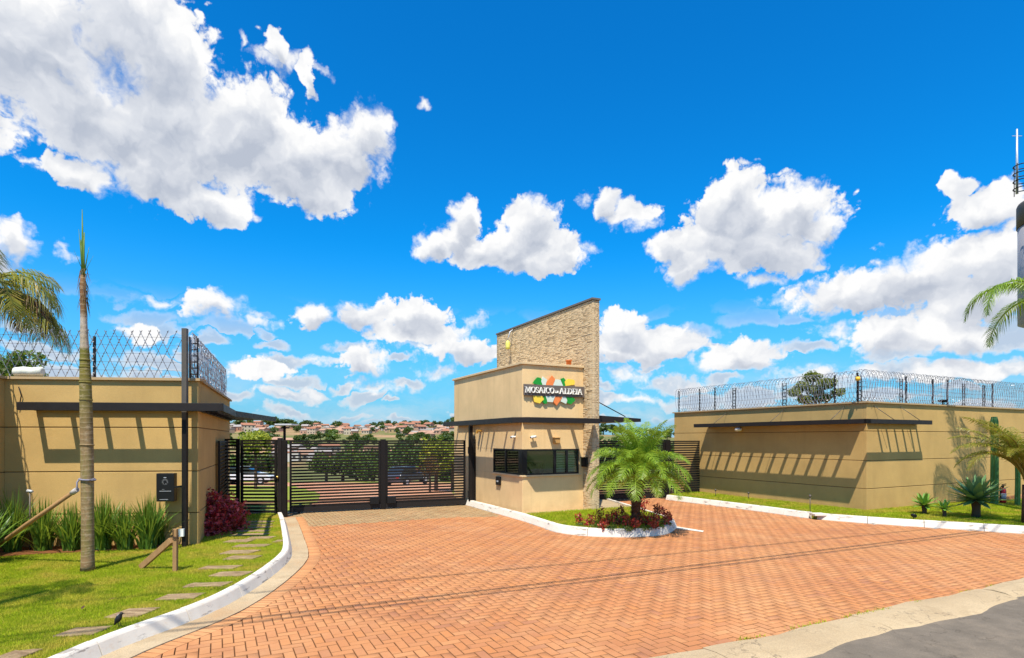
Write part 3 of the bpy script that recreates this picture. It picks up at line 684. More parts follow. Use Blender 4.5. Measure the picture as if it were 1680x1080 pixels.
# stepping stones
path = thing('stepping_stone_path', at(300, 980, LAWN), kind='structure')
STN = [(22,1076,85,24),(138,1035,87,17),(219,1004.5,82,18),(296,978.5,76,11),(340,959,76,9),(379,941.5,66,9),(362,930.5,66,6),(398,914.5,60,7),(394,905.5,62,7),
       (413,895,62,5),(392,887.5,48,5),(428,882,46,4.5),(410,877,62,4),(414,871,58,3.5),(416,865.5,58,3),(418,860.5,58,3),(420,856,58,2.5),(458,887.5,20,4)]
stone_polys = []
for (x, y, w, h) in STN:
    c = at(x, y, LAWN); wd = w/F*c.y*0.5; dp = max(0.10, 0.80*h*0.5*c.y*c.y/(F*(H-LAWN))); shear = F*abs(c.x)*2*dp/c.y**2; wd = max(0.45*w, w-shear)/F*c.y*0.5
    an = random.uniform(-0.06, 0.10)+0.08; pts = []
    for (ax, ay) in [(-1,-1),(-0.3,-1.05),(0.4,-0.97),(1,-1),(1.04,0),(1,1),(0.2,1.04),(-0.5,0.97),(-1,1),(-1.03,0.1)]:
        X = ax*wd+random.uniform(-0.012,0.012)+ay*dp*0.25; Y = ay*dp+random.uniform(-0.012,0.012)
        pts.append((c.x+X*math.cos(an)-Y*math.sin(an), c.y+X*math.sin(an)+Y*math.cos(an)))
    stone_polys.append([(c.x+(p-c.x)*0.92, c.y+(q-c.y)*0.86) for p, q in pts])
    k = MB(); k.prism(pts, LAWN-0.04, LAWN+0.002+random.uniform(0, 0.004)); k.build('stepping_stone', m_step, path, bevel=0.006)
def grass(poly, density, hgt, wid, z, name='grass', excl=(), dens_fn=None):
    P_ = np.array([(p[0], p[1]) for p in poly]); lo, hi = P_.min(0), P_.max(0)
    lo = np.maximum(lo, [-11, 2.4]); hi = np.minimum(hi, [22, 24])
    n = int(density*np.prod(hi-lo)); c = lo+rng.random((n, 2))*(hi-lo)
    k = inside(c, poly)
    for ex in excl: k &= ~inside(c, ex)
    u = c[:,0]/c[:,1]*F+CX; k &= ((u > -60) & (u < 1740)) | (rng.random(n) < 0.45)
    if dens_fn is not None: k &= rng.random(n) < dens_fn(c)
    c = c[k]; n = len(c); a = rng.random(n)*2*PI
    h = hgt*(0.5+rng.random(n)); ln = (rng.random((n, 2))-0.5)*1.3*h[:,None]
    dx = np.stack([np.cos(a), np.sin(a)], 1)*(wid*(0.6+0.8*rng.random(n)))[:,None]
    V = np.zeros((n, 3, 3)); V[:,0,:2] = c-dx; V[:,1,:2] = c+dx; V[:,2,:2] = c+ln; V[:,:2,2] = z; V[:,2,2] = z+h
    return np_mesh(name, V.reshape(-1, 3), np.arange(3*n).reshape(-1, 3), 3, m_grass, kind='stuff')
def dfall(c): return np.clip((7.5/c[:,1])**1.6, 0.15, 1)
grass(lawn_l, 15000, 0.024, 0.0030, LAWN-0.017, excl=stone_polys+[bed], dens_fn=dfall)
grass(lawn_r, 4200, 0.036, 0.006, LAWN-0.017, dens_fn=lambda c: np.where(c[:,1] < 18, 1, 0.5))
grass(isl_lawn, 4500, 0.05, 0.005, 0.125)

# ------------------------------------------------------------------ buildings
GR = [0.675, 1.42, 2.20]; TOP = 2.99; GAP = 0.017
def canopy(name, parent, outer_pts, wall_pts, z0, z1, rafters, mat=m_steel2, ledger=0.10, thick=0.06, thicks=None):
    """steel pergola canopy: fascia along outer_pts, ledger on the wall, rafters between"""
    k = MB()
    for q_, (a, c) in enumerate(zip(outer_pts[:-1], outer_pts[1:])):
        if thicks: thick = thicks[q_]
        a, c = Vector(a), Vector(c); d = (c-a).normalized(); n = Vector((d.y, -d.x))
        z0, z1 = z0+0.0015, z1-0.0015
        k.hexa([(a.x,a.y,z0),(c.x,c.y,z0),(c.x-n.x*thick,c.y-n.y*thick,z0),(a.x-n.x*thick,a.y-n.y*thick,z0),
                (a.x,a.y,z1),(c.x,c.y,z1),(c.x-n.x*thick,c.y-n.y*thick,z1),(a.x-n.x*thick,a.y-n.y*thick,z1)])
    cn = k.build(name, mat, parent, bevel=0.004)
    k = MB()
    for a, c in zip(wall_pts[:-1], wall_pts[1:]):
        a, c = Vector(a), Vector(c); d = (c-a).normalized(); n = Vector((d.y, -d.x))
        k.hexa([(a.x+n.x*0.003,a.y+n.y*0.003,z0+0.01),(c.x+n.x*0.003,c.y+n.y*0.003,z0+0.01),(c.x+n.x*ledger,c.y+n.y*ledger,z0+0.01),(a.x+n.x*ledger,a.y+n.y*ledger,z0+0.01),
                (a.x+n.x*0.003,a.y+n.y*0.003,z1-0.01),(c.x+n.x*0.003,c.y+n.y*0.003,z1-0.01),(c.x+n.x*ledger,c.y+n.y*ledger,z1-0.01),(a.x+n.x*ledger,a.y+n.y*ledger,z1-0.01)])
    k.build('ledger', mat, cn)
    for (a, c, w) in rafters:
        k = MB(); a, c = Vector(a), Vector(c); d = (c-a).normalized()
        a2, c2 = a+d*(ledger+0.002), c-d*(thick+0.002)
        k.beam((a2.x,a2.y,(z0+z1)/2),(c2.x,c2.y,(z0+z1)/2), w, (z1-z0)-0.03); k.build('rafter', mat, cn)
    return cn

# --- left building
lb = thing('gatehouse_wing', LC, 'long tan plastered building with dark canopy, beside the slatted entrance gates', 'building')
LZ = 3.08; side_len = 6.1
b = MB(); b.prism([v2(put(LC2, SL, 0.03, -0.016, 0)), v2(lf(-3.9, -0.013)), (-12.5, 16.2), v2(put(LC2, SL, side_len-0.05, -0.013, 0))][::1], 0.0, LZ-0.05)
b.build('wall_core', m_groove, lb)
zs = [0.0]+GR+[LZ-0.045]
b = MB(); sd = put(LC2, UL, 0, 0, 0)
for i in range(4):
    z0, z1 = zs[i]+(GAP/2 if i else 0), zs[i+1]-(GAP/2 if i < 3 else 0)
    k = MB(); k.obox(LC2, UL, -3.25, 0.0, -0.10, 0.0, z0, z1); k.build('wall_panel', m_tan, lb, bevel=0.006)
    k = MB(); k.obox(LC2, SL, 0.101, side_len, -0.10, 0.0, z0, z1); k.build('wall_panel', m_tan, lb, bevel=0.006)
WGX = lf(-3.18, 0, 0)      # inner corner of the projecting wing wall
NV = (UL[1], -UL[0])
wt_ = MB()
for i in range(4):
    z0, z1 = zs[i]+(GAP/2 if i else 0), zs[i+1]-(GAP/2 if i < 3 else 0)
    k = MB(); k.obox(v2(WGX), NV, 0.002, 3.9, 0.0, 0.18, z0, z1); k.build('wall_panel', m_tan, lb, bevel=0.006)
k = MB(); k.obox(v2(WGX), NV, 0.01, 3.88, 0.02, 0.16, 0, LZ-0.05); k.build('wall_core', m_groove, lb)
k = MB(); k.obox(LC2, UL, -3.2, 0.05, -0.24, 0.05, LZ-0.045, LZ); k.obox(LC2, SL, 0.25, side_len+0.05, -0.24, 0.05, LZ-0.045, LZ-0.001)
k.obox(v2(WGX), NV, 0.06, 3.92, -0.05, 0.23, LZ-0.045, LZ-0.002); k.build('coping', m_coping, lb)
lz0, lz1 = 2.475, 2.615
fo = 0.46
a0 = lf(along(put(LC2, UL, 0, fo, 0), UL, 27), fo); a0 = put(LC2, UL, along(put(LC2, UL, 0, fo, 0), UL, 27), fo, 0)
a1 = put(LC2, UL, along(put(LC2, UL, 0, fo, 0), UL, 365), fo, 0)
A2 = Vector((-6.05, 12.7, 0)); A3 = Vector((-6.68, 16.4, 0))
fr = []
tL = along(put(LC2, UL, 0, fo, 0), UL, 27)
for tt in [tL+0.04+0.535*q for q in range(6)]+[0.0]:
    fr.append((v2(lf(tt)), v2(put(LC2, UL, tt, fo, 0)), 0.075))
for ss in (0.6, 1.2, 1.8, 2.4, 3.0, 3.6, 4.2, 4.8, 5.4):
    w_ = put(LC2, SL, ss, 0, 0)
    # outer point on the side fascia at the same distance along
    if ss < 2.6: f_ = a1+(A2-a1)*min(1, (w_.y-a1.y)/(A2.y-a1.y))
    else: f_ = A2+(A3-A2)*min(1, (w_.y-A2.y)/(A3.y-A2.y))
    fr.append((v2(w_), v2(f_), 0.07))
canopy('canopy', lb, [v2(a0), v2(a1), v2(A2), v2(A3)], [v2(lf(tL)), v2(lf(0.0)), v2(put(LC2, SL, side_len, 0, 0))], lz0, lz1, fr, m_steel2, 0.06)
# conduit and flood lamp details on the front
k = MB(); k.tube([put(LC2, UL, -2.95, 0.02, 2.9), put(LC2, UL, -2.90, 0.03, 2.75), put(LC2, UL, -2.95, 0.02, 2.5)], 0.008, 6); k.build('cable', m_steel, lb)

# tall square pole in front of the left building
pt, pz = on_plane(303.5, 893, LC2, UL, 0.22)
pl_ = thing('pole', put(LC2, UL, pt, 0.22, LAWN), 'tall square steel pole standing against the left building front', 'pole')
k = MB(); k.obox(LC2, UL, pt-0.038, pt+0.038, 0.18, 0.26, LAWN-0.05, 2.46); k.build('shaft', m_steel, pl_)
k = MB(); k.obox(LC2, UL, pt-0.040, pt+0.040, 0.178, 0.262, 2.462, 3.93); k.build('upper_shaft', m_pole, pl_)
k = MB(); k.obox(LC2, UL, pt-0.07, pt+0.012, 0.262, 0.31, 0.30, 0.43); k.build('switch_box', m_white, pl_)
k = MB(); k.beam(put(LC2, UL, pt-0.2, 0.22, 1.15), put(LC2, UL, pt-0.04, 0.22, 1.17), 0.03, 0.03); k.build('bracket', m_black, pl_)
# intercom
i0t, i0z = on_plane(256, 777, LC2, UL, 0.24); i1t, i1z = on_plane(285.5, 823, LC2, UL, 0.24)
ic = thing('intercom', put(LC2, UL, i0t, 0.24, i1z), 'black intercom panel mounted beside the tall steel pole', 'intercom')
k = MB(); k.obox(LC2, UL, i0t, i1t, 0.12, 0.24, i1z, i0z); k.build('housing', m_black, ic, bevel=0.01)
im = (i0t+i1t)/2; ih = i0z-i1z
k = MB(); k.obox(LC2, UL, im-0.022, im+0.022, 0.2405, 0.244, i1z+ih*0.84, i1z+ih*0.862); k.build('speaker_slot', m_alu, ic)
k = MB()
for a in range(10):
    for q in range(2):
        r_ = 0.035+0.012*q; an = a*2*PI/10+q*0.3
        if random.random() < 0.75: k.obox(LC2, UL, im+r_*math.cos(an)-0.006, im+r_*math.cos(an)+0.006, 0.2405, 0.243, i1z+ih*0.70+r_*math.sin(an)-0.006, i1z+ih*0.70+r_*math.sin(an)+0.006)
k.build('emblem', simple('worn_grey_print', (0.16,0.16,0.16), 0.6), ic, kind='stuff')
k = MB(); k.obox(LC2, UL, im-0.09, im+0.10, 0.2405, 0.246, i1z+ih*0.365, i1z+ih*0.378); k.build('trim_strip', m_alu, ic)
k = MB(); k.obox(LC2, UL, im-0.09, im+0.05, 0.2405, 0.243, i1z+ih*0.07, i1z+ih*0.082); k.build('trim_strip', m_alu, ic)
k = MB(); k.obox(LC2, UL, im-0.05, im-0.01, 0.2405, 0.242, i1z+ih*0.42, i1z+ih*0.445); k.build('label_plate', simple('grey_print', (0.12,0.12,0.12), 0.5), ic)
k = MB(); k.obox(LC2, UL, im-0.06, im+0.06, 0.003, 0.119, i1z+0.1, i0z-0.1); k.build('wall_bracket', m_black, ic)

# --- right building
rb = thing('service_building', RC, 'long low tan plastered building with dark canopy wrapping its corner', 'building')
RL, RW = 7.21, 11.0
b = MB(); b.obox(RC2, E1, 0.013, RW, -RL, -0.013, 0.0, TOP-0.04); b.build('wall_core', m_groove, rb)
zs = [0.0]+GR+[TOP-0.04]
for i in range(4):
    z0, z1 = zs[i]+(GAP/2 if i else 0), zs[i+1]-(GAP/2 if i < 3 else 0)
    k = MB(); k.obox(RC2, E1, 0.0, RW, -0.10, 0.0, z0, z1); k.build('wall_panel', m_tan, rb, bevel=0.006)
    k = MB(); k.obox(RC2, E1, 0.0, 0.10, -RL, -0.101, z0, z1); k.build('wall_panel', m_tan, rb, bevel=0.006)
k = MB(); k.obox(RC2, E1, -0.05, RW+0.05, -0.25, 0.05, TOP-0.04, TOP); k.obox(RC2, E1, -0.05, 0.2, -RL-0.05, -0.25, TOP-0.04, TOP-0.001); k.obox(RC2, E1, 0.2, RW, -RL, -0.25, TOP-0.10, TOP-0.05)
k.build('coping', m_coping, rb)
d1 = 0.70; d2 = 0.42; cz0, cz1 = 2.385, 2.505
def rO(t, s): return v2(rf(t, s))
sEnd = -along(rf(-d1, 0), (E2[0], E2[1]), 1138); sEnd = along(rf(-d1, 0), E2, 1138)
rfl = [(rO(0, s), rO(-d1, s), 0.075) for s in np.linspace(0.3, sEnd-0.08, 13)]
rfl += [(rO(t, 0), rO(t, -d2), 0.05) for t in (0.42, 0.80, 1.17, 1.55, 1.92, 2.22)]
cn = canopy('canopy', rb, [rO(-d1, sEnd), rO(-d1, -d2), rO(2.26, -d2)], [rO(0, sEnd), rO(0, 0), rO(2.26, 0)], cz0, cz1, rfl, m_steel2, 0.06, 0.06, (0.19, 0.06))
k = MB(); k.hexa([tuple(rf(-0.062, sEnd, cz1-0.006)), tuple(rf(-0.062, 0.05, cz1-0.006)), tuple(rf(-0.31, 0.05, cz1-0.006)), tuple(rf(-0.31, sEnd, cz1-0.006)),
                  tuple(rf(-0.062, sEnd, cz1+0.006)), tuple(rf(-0.062, 0.05, cz1+0.006)), tuple(rf(-0.31, 0.05, cz1+0.006)), tuple(rf(-0.31, sEnd, cz1+0.006))])
k.build('cover_sheet', m_steel2, cn)
for (t, s, dt, ds_) in [(0, 4.7, -d1+0.1, 0), (0, 2.5, -d1+0.1, 0), (0, 0.6, -d1+0.1, 0), (0.3, 0, 0.35, -d2+0.1), (1.5, 0, 0.35, -d2+0.1)]:
    k = MB(); k.tube([rf(t, s, 2.88), rf(t+dt, s+ds_, cz1)], 0.008, 6); k.build('stay_rod', m_pole, rb)
t_, z_ = on_plane(1212, 704, rf(-0.12, 0), E2, 0)
wlm = thing('wall_lamp', rf(-0.1, t_, z_), 'white bulkhead lamp under the canopy of the low building', 'lamp')
k = MB(); c = rf(-0.14, t_, 2.36); k.lathe([(0.02,-0.12),(0.09,-0.11),(0.12,-0.07),(0.11,-0.02),(0.05,0.0)], (c.x,c.y,c.z), 14); k.build('shade', m_white, wlm)
k = MB(); k.tube([c+Vector((0,0,-0.01)), rf(-0.02, t_, 2.34)], 0.02, 6); k.build('arm', m_steel, wlm)

# --- guard booth
BT, BS, BZ = 1.85, 4.74, 3.95
gbth = thing('guard_booth', BC, 'cream plastered guard booth with a dark corner window and flat canopy', 'building')
def bx(mb, t0, t1, s0, s1, z0, z1, mi=0): return mb.obox(BC2, E1, t0, t1, -s1, -s0, z0, z1, mi)
SILL, WTOP, WT_, WS_ = 1.06, 1.725, 1.70, 1.72
k = MB(); bx(k, 0, BT, 0, BS, 0.08, SILL); k.build('lower_wall', m_cream, gbth, bevel=0.008)
k = MB(); bx(k, 0, BT, WS_, BS, SILL, WTOP); bx(k, WT_, BT, 0, WS_-0.001, SILL, WTOP); k.build('mid_wall', m_cream, gbth)
k = MB(); bx(k, 0, BT, 0, BS, WTOP, BZ-0.06); k.build('upper_wall', m_cream, gbth, bevel=0.008)
k = MB(); bx(k, -0.05, BT-0.002, -0.05, BS+0.05, BZ-0.06, BZ); k.build('coping', simple('cream_coping', (0.62,0.45,0.25), 0.8), gbth, bevel=0.006)
k = MB(); bx(k, -0.035, WT_+0.06, -0.035, WS_+0.06, SILL-0.035, SILL+0.012); k.build('window_sill', simple('cream_sill', (0.62,0.44,0.24), 0.8), gbth, bevel=0.005)
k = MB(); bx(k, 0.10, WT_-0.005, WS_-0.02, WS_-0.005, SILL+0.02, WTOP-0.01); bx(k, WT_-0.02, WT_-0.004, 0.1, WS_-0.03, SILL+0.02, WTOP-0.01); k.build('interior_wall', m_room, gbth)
fw = 0.035
fr_ = MB()
bx(fr_, -0.012, 0.06, -0.012, 0.06, SILL+0.013, WTOP)             # corner post
bx(fr_, 0.061, WT_, -0.01, 0.05, WTOP-fw, WTOP-0.001); bx(fr_, 0.061, WT_, -0.01, 0.05, SILL+0.013, SILL+fw+0.013)
bx(fr_, -0.01, 0.05, 0.061, WS_, WTOP-fw, WTOP-0.001); bx(fr_, -0.01, 0.05, 0.061, WS_, SILL+0.013, SILL+fw+0.013)
zf0, zf1 = SILL+fw+0.014, WTOP-fw-0.001
for t0, t1 in ((0.061,0.13),(0.93,1.00),(1.30,1.36),(WT_-0.035,WT_)): bx(fr_, t0, t1, -0.01, 0.05, zf0, zf1)
for s0, s1 in ((0.061,0.20),(0.93,0.99),(WS_-0.035,WS_)): bx(fr_, -0.01, 0.05, s0, s1, zf0, zf1)
wf = fr_.build('window_frame', m_black, gbth)
for t0, t1 in ((0.13,0.93),(1.00,1.30),(1.36,WT_-0.035)):
    k = MB(); bx(k, t0+0.001, t1-0.001, 0.015, 0.021, zf0, zf1); k.build('pane', m_glass, wf)
for s0, s1 in ((0.20,0.93),(0.99,WS_-0.035)):
    k = MB(); bx(k, 0.015, 0.021, s0+0.001, s1-0.001, zf0, zf1); k.build('pane', m_glass, wf)
for q in range(9):  # added strips stand in for daylit louvres seen through the booth
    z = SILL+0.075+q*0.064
    k = MB(); bx(k, 0.95, WT_-0.05, 0.09, 0.115, z, z+0.036); k.build('lit_louvre_strip', m_lit_louvre, gbth)
    k = MB(); bx(k, 0.09, 0.115, 0.22, WS_-0.05, z, z+0.036); k.build('lit_louvre_strip', m_lit_louvre, gbth)
k = MB(); bx(k, 0.25, 0.9, 0.5, 0.9, SILL+0.02, SILL+0.3); k.build('desk_monitor', m_black, gbth)
# canopy of the booth
dR, dL = 0.74, 0.50
def bO(t, s): return v2(bf(t, s))
sE = along(bf(-dL, 0), E2, 727); tE = along(bf(0, -dR), E1, 985)
out = [bO(-dL, sE), bO(-dL, -dR+0.30), bO(-dL+0.30, -dR), bO(tE, -dR)]
raf = [(bO(0, s), bO(-dL, s), w) for s, w in ((0.25,0.05),(0.75,0.05),(1.55,0.07),(1.9,0.03),(2.3,0.05),(2.9,0.04),(3.6,0.05),(4.3,0.05))]
raf += [(bO(t, 0), bO(t, -dR), 0.08) for t in (0.70, tE-0.45)]
canopy('canopy', gbth, out, [bO(0, sE-0.05), bO(0, 0), bO(BT-0.005, 0)], 2.39, 2.525, raf, m_steel2, 0.07, 0.07, (0.16, 0.20, 0.24))
# things on the booth
def booth_front(px, py, off): t, z = on_plane(px, py, BC2, E1, off); return t, z
k = MB(); c = bf(1.55, 0.25, BZ); k.lathe([(0.07,0),(0.07,0.14),(0.085,0.14),(0.085,0.17),(0.02,0.17)], (c.x,c.y,c.z), 12)
tag(k.build('vent_pipe', simple('terracotta', (0.55,0.15,0.04), 0.7)), 'short orange vent pipe on the booth roof', 'pipe')
def camera_unit(p, d, label):
    t = thing('security_camera', p, label, 'camera', 'security cameras on the guard booth')
    k = MB(); k.tube([p, p+d*0.06], 0.025, 8); k.build('mount', m_white, t)
    q = p+d*0.08; fwd = Vector((d.y, -d.x, -0.15)) if label.startswith('small') else Vector((-d.y*0.6+d.x, d.x*0.6+d.y, -0.15))
    fwd.normalize(); k = MB(); k.tube([q-fwd*0.07, q+fwd*0.09], 0.032, 10); k.build('housing', m_white, t)
    k = MB(); k.tube([q+fwd*0.091, q+fwd*0.097], 0.022, 10); k.build('lens', m_black, t)
s_, z_ = on_plane(846, 717, BC2, E2); camera_unit(bf(0, s_, z_), Vector((-E1[0], -E1[1], 0)), 'white security camera on the booth side facing the entrance gate')
t_, z_ = booth_front(873, 717, 0); camera_unit(bf(t_, 0, z_), Vector((-E2[0], -E2[1], 0)), 'small white security camera above the booth window beneath the sign')
t0_, z0_ = booth_front(907, 726, 0); t1_, z1_ = booth_front(916, 719, 0)
k = MB(); bx(k, t0_, t1_, -0.10, -0.002, z0_-0.02, z1_); bx(k, t0_-0.01, t1_+0.01, -0.12, -0.002, z1_+0.001, z1_+0.02)
tag(k.build('wall_light', simple('amber_fitting', (0.50,0.28,0.09), 0.6), bevel=0.008), 'small beige box light on the wall above the booth window', 'light')
s_, z_ = on_plane(789, 708, BC2, E2)
k = MB(); bx(k, -0.14, -0.002, s_-0.06, s_+0.06, z_, z_+0.05); bx(k, -0.16, -0.10, s_-0.03, s_+0.03, z_-0.06, z_-0.001)
tag(k.build('wall_bracket', simple('brass_fitting', (0.55,0.30,0.06), 0.4, 0.3)), 'small brassy fitting high on the booth side wall beneath canopy', 'fitting')
s_, z_ = on_plane(819, 789, BC2, E2)
ib = thing('call_box', bf(0, s_, z_), 'small dark square call box on the booth side wall', 'intercom')
k = MB(); bx(k, -0.05, -0.002, s_-0.13, s_+0.13, z_-0.115, z_+0.115); k.build('housing', m_steel, ib, bevel=0.006)
k = MB(); bx(k, -0.054, -0.0505, s_-0.05, s_+0.06, z_-0.03, z_+0.01); k.build('name_plate', m_alu, ib)

# --- tall stone-clad wall
m_mortar = simple('stone_mortar', (0.36,0.26,0.15), 0.95)
sw = thing('stone_wall', bf(BT, -0.43, 0.13), 'tall stone clad wall rising behind the guard booth', 'wall')
SW0, SW1, SF, SB, SZ = BT, 2.06, -0.43, 5.38, 5.70
k = MB(); bx(k, SW0+0.02, SW1-0.02, SF+0.02, SB, 0.08, SZ-0.06); k.build('wall_core', m_mortar, sw)
vs = []; z = 0.10
def stone_box(t0, t1, s0, s1, z0, z1):
    return [bf(t0,s0,z0),bf(t1,s0,z0),bf(t1,s1,z0),bf(t0,s1,z0),bf(t0,s0,z1),bf(t1,s0,z1),bf(t1,s1,z1),bf(t0,s1,z1)]
while z < SZ-0.08:
    h = random.uniform(0.017, 0.028); z1 = min(z+h, SZ-0.07)
    s = SF+0.0
    while s < SB:
        L = random.uniform(0.14, 0.55); s2 = min(SB, s+L); pr = random.choice((0,)*9+(1,))*random.uniform(0, 0.006)+random.uniform(0,0.0012)
        if not (s > 0.05 and s2 < BS-0.1 and z1 < BZ-0.1):
            vs += stone_box(SW0-pr, SW0+0.03, s+0.001, s2-0.001, z+0.001, z1-0.001)
        s = s2
    s = SW0-0.004
    while s < SW1:
        L = random.uniform(0.07, 0.2); s2 = min(SW1, s+L); pr = random.uniform(0.0, 0.0012)
        vs += stone_box(s+0.001, s2-0.001, SF-pr, SF+0.03, z+0.001, z1-0.001); s = s2
    s = SF
    while s < SB:
        L = random.uniform(0.3, 0.7); s2 = min(SB, s+L); pr = random.uniform(-0.004, 0.01)
        vs += stone_box(SW1-0.03, SW1+pr, s+0.001, s2-0.001, z+0.001, z1-0.001); s = s2
    z = z1
Va = np.array([tuple(v) for v in vs]); nB = len(Va)//8
HF = np.array([(0,3,2,1),(4,5,6,7),(0,1,5,4),(1,2,6,5),(2,3,7,6),(3,0,4,7)])
np_mesh('ledge_stones', Va, (HF[None]+8*np.arange(nB)[:,None,None]).reshape(-1,4), 4, m_stone, sw, kind='stuff')
k = MB(); bx(k, SW0-0.03, SW1+0.03, SF-0.03, SB+0.03, SZ-0.06, SZ-0.01); k.build('coping', simple('grey_flashing', (0.14,0.12,0.10), 0.6), sw)
# exit canopy cantilevered from the stone wall with its stay cable
ec = thing('exit_canopy', bf(SW1, 1.2, 2.4), 'dark cantilevered canopy over the exit lane held by a stay cable', 'canopy')
k = MB()
def ecp(t, s, z): return tuple(bf(t, s, z))
T0, T1 = SW1+0.02, 4.55; s0, s1 = 0.9, 3.4
k.hexa([ecp(T0,s0,2.47),ecp(T1,s0,2.51),ecp(T1,s1,2.51),ecp(T0,s1,2.47),ecp(T0,s0,2.72),ecp(T1,s0,2.61),ecp(T1,s1,2.61),ecp(T0,s1,2.72)])
k.build('canopy_slab', m_steel2, ec)
k = MB(); k.tube([bf(SW1, 0.95, 3.47), bf(4.0, 0.95, 2.66)], 0.014, 6); k.build('stay_cable', m_steel, ec)
# small fittings on the stone wall
t_, z_ = on_plane(842, 566, bf(SW0, 0), E2, 0); yl = thing('flood_light', bf(SW0-0.1, t_, z_), 'yellow lamp head hanging high on the stone wall', 'light')
k = MB(); c = bf(SW0-0.20, t_, z_); k.lathe([(0.02,0.13),(0.055,0.10),(0.085,0.02),(0.07,-0.08),(0.09,-0.14),(0.02,-0.16)], tuple(c), 12); k.build('lamp_head', simple('yellow_shade', (0.62,0.58,0.12), 0.5), yl)
k = MB(); k.tube([c+Vector((0,0,0.15)), bf(SW0-0.12, t_, z_+0.42), bf(SW0-0.02, t_, z_+0.5)], 0.02, 6); k.build('bracket', m_alu, yl)
t_, z_ = on_plane(961, 758, bf(SW0, 0), E2, 0)
k = MB(); bx(k, SW0-0.07, SW0-0.018, t_-0.12, t_+0.12, z_-0.13, z_+0.10); bx(k, SW0-0.1, SW0-0.018, t_-0.13, t_+0.13, z_+0.101, z_+0.125)
tag(k.build('entry_reader', m_black, bevel=0.006), 'small black reader box on the stone wall edge', 'intercom')

# --- sign
sg = thing('sign', bf(0.9, 0, 3.2), 'grey name sign with ivory letters and coloured mosaic pieces on the booth', 'sign')
sz0, sz1 = 3.10, 3.385
k = MB(); bx(k, 0.012, BT+0.018, -0.06, -0.03, sz0, sz1); k.build('board', m_sign, sg, bevel=0.003)
k = MB(); bx(k, 0.5, 0.6, -0.029, -0.001, 3.0, 3.45); bx(k, 1.2, 1.3, -0.029, -0.001, 3.0, 3.45); k.build('mount', m_steel, sg)
MOS = [('g',[(410,350),(440,295),(500,230),(560,240),(585,265),(575,310),(610,375),(600,400),(545,385)]),
 ('m',[(585,265),(610,215),(640,240),(690,275),(660,400),(610,400),(575,310)]),('o',[(785,195),(850,265),(800,400),(660,400),(690,320)]),
 ('m',[(860,270),(955,280),(1010,405),(800,400)]),('g',[(960,260),(1020,240),(1060,290),(1035,320),(1050,410),(1010,405)]),
 ('y',[(1035,320),(1105,260),(1220,280),(1240,320),(1230,375),(1055,402)]),
 ('y',[(415,590),(610,590),(630,670),(590,700),(550,745),(440,715)]),('g',[(622,590),(660,595),(690,680),(690,745),(640,755),(605,710),(630,670)]),
 ('m',[(660,595),(850,600),(820,680),(805,720),(695,715),(690,680)]),('o',[(860,590),(1005,600),(945,700),(880,785),(820,720),(830,680)]),
 ('m',[(1005,602),(1060,615),(1090,690),(1065,755),(960,705)]),('g',[(1065,612),(1225,635),(1240,690),(1160,765),(1085,735),(1090,690)])]
for i, (c, pts) in enumerate(MOS):
    pl2 = [on_plane(840+x/12, 600+y/12, BC2, E1, 0.055) for x, y in pts]; up = sum(p[1] for p in pl2)/len(pl2) > 3.25
    k = MB(); k.wall_poly(pl2, BC2, E1, 0.030+0.0015*(i % 3), 0.054+0.0015*(i % 3))
    k.build('mosaic_piece', {'g':m_sg,'y':m_sy,'o':m_so,'m':m_sm}[c], sg)
def ring(cx, cy, rx, ry, wx, wy, a0=0, a1=360, n=18):
    out = []
    for i in range(n):
        p, q = math.radians(a0+(a1-a0)*i/n), math.radians(a0+(a1-a0)*(i+1)/n)
        out.append([(cx+rx*math.cos(p),cy+ry*math.sin(p)),(cx+rx*math.cos(q),cy+ry*math.sin(q)),(cx+(rx-wx)*math.cos(q),cy+(ry-wy)*math.sin(q)),(cx+(rx-wx)*math.cos(p),cy+(ry-wy)*math.sin(p))])
    return out
def rect(x0, y0, x1, y1): return [(x0,y0),(x1,y0),(x1,y1),(x0,y1)]
def serif(x, y, w=0.17): return rect(x-w, y, x+w, y+0.055)
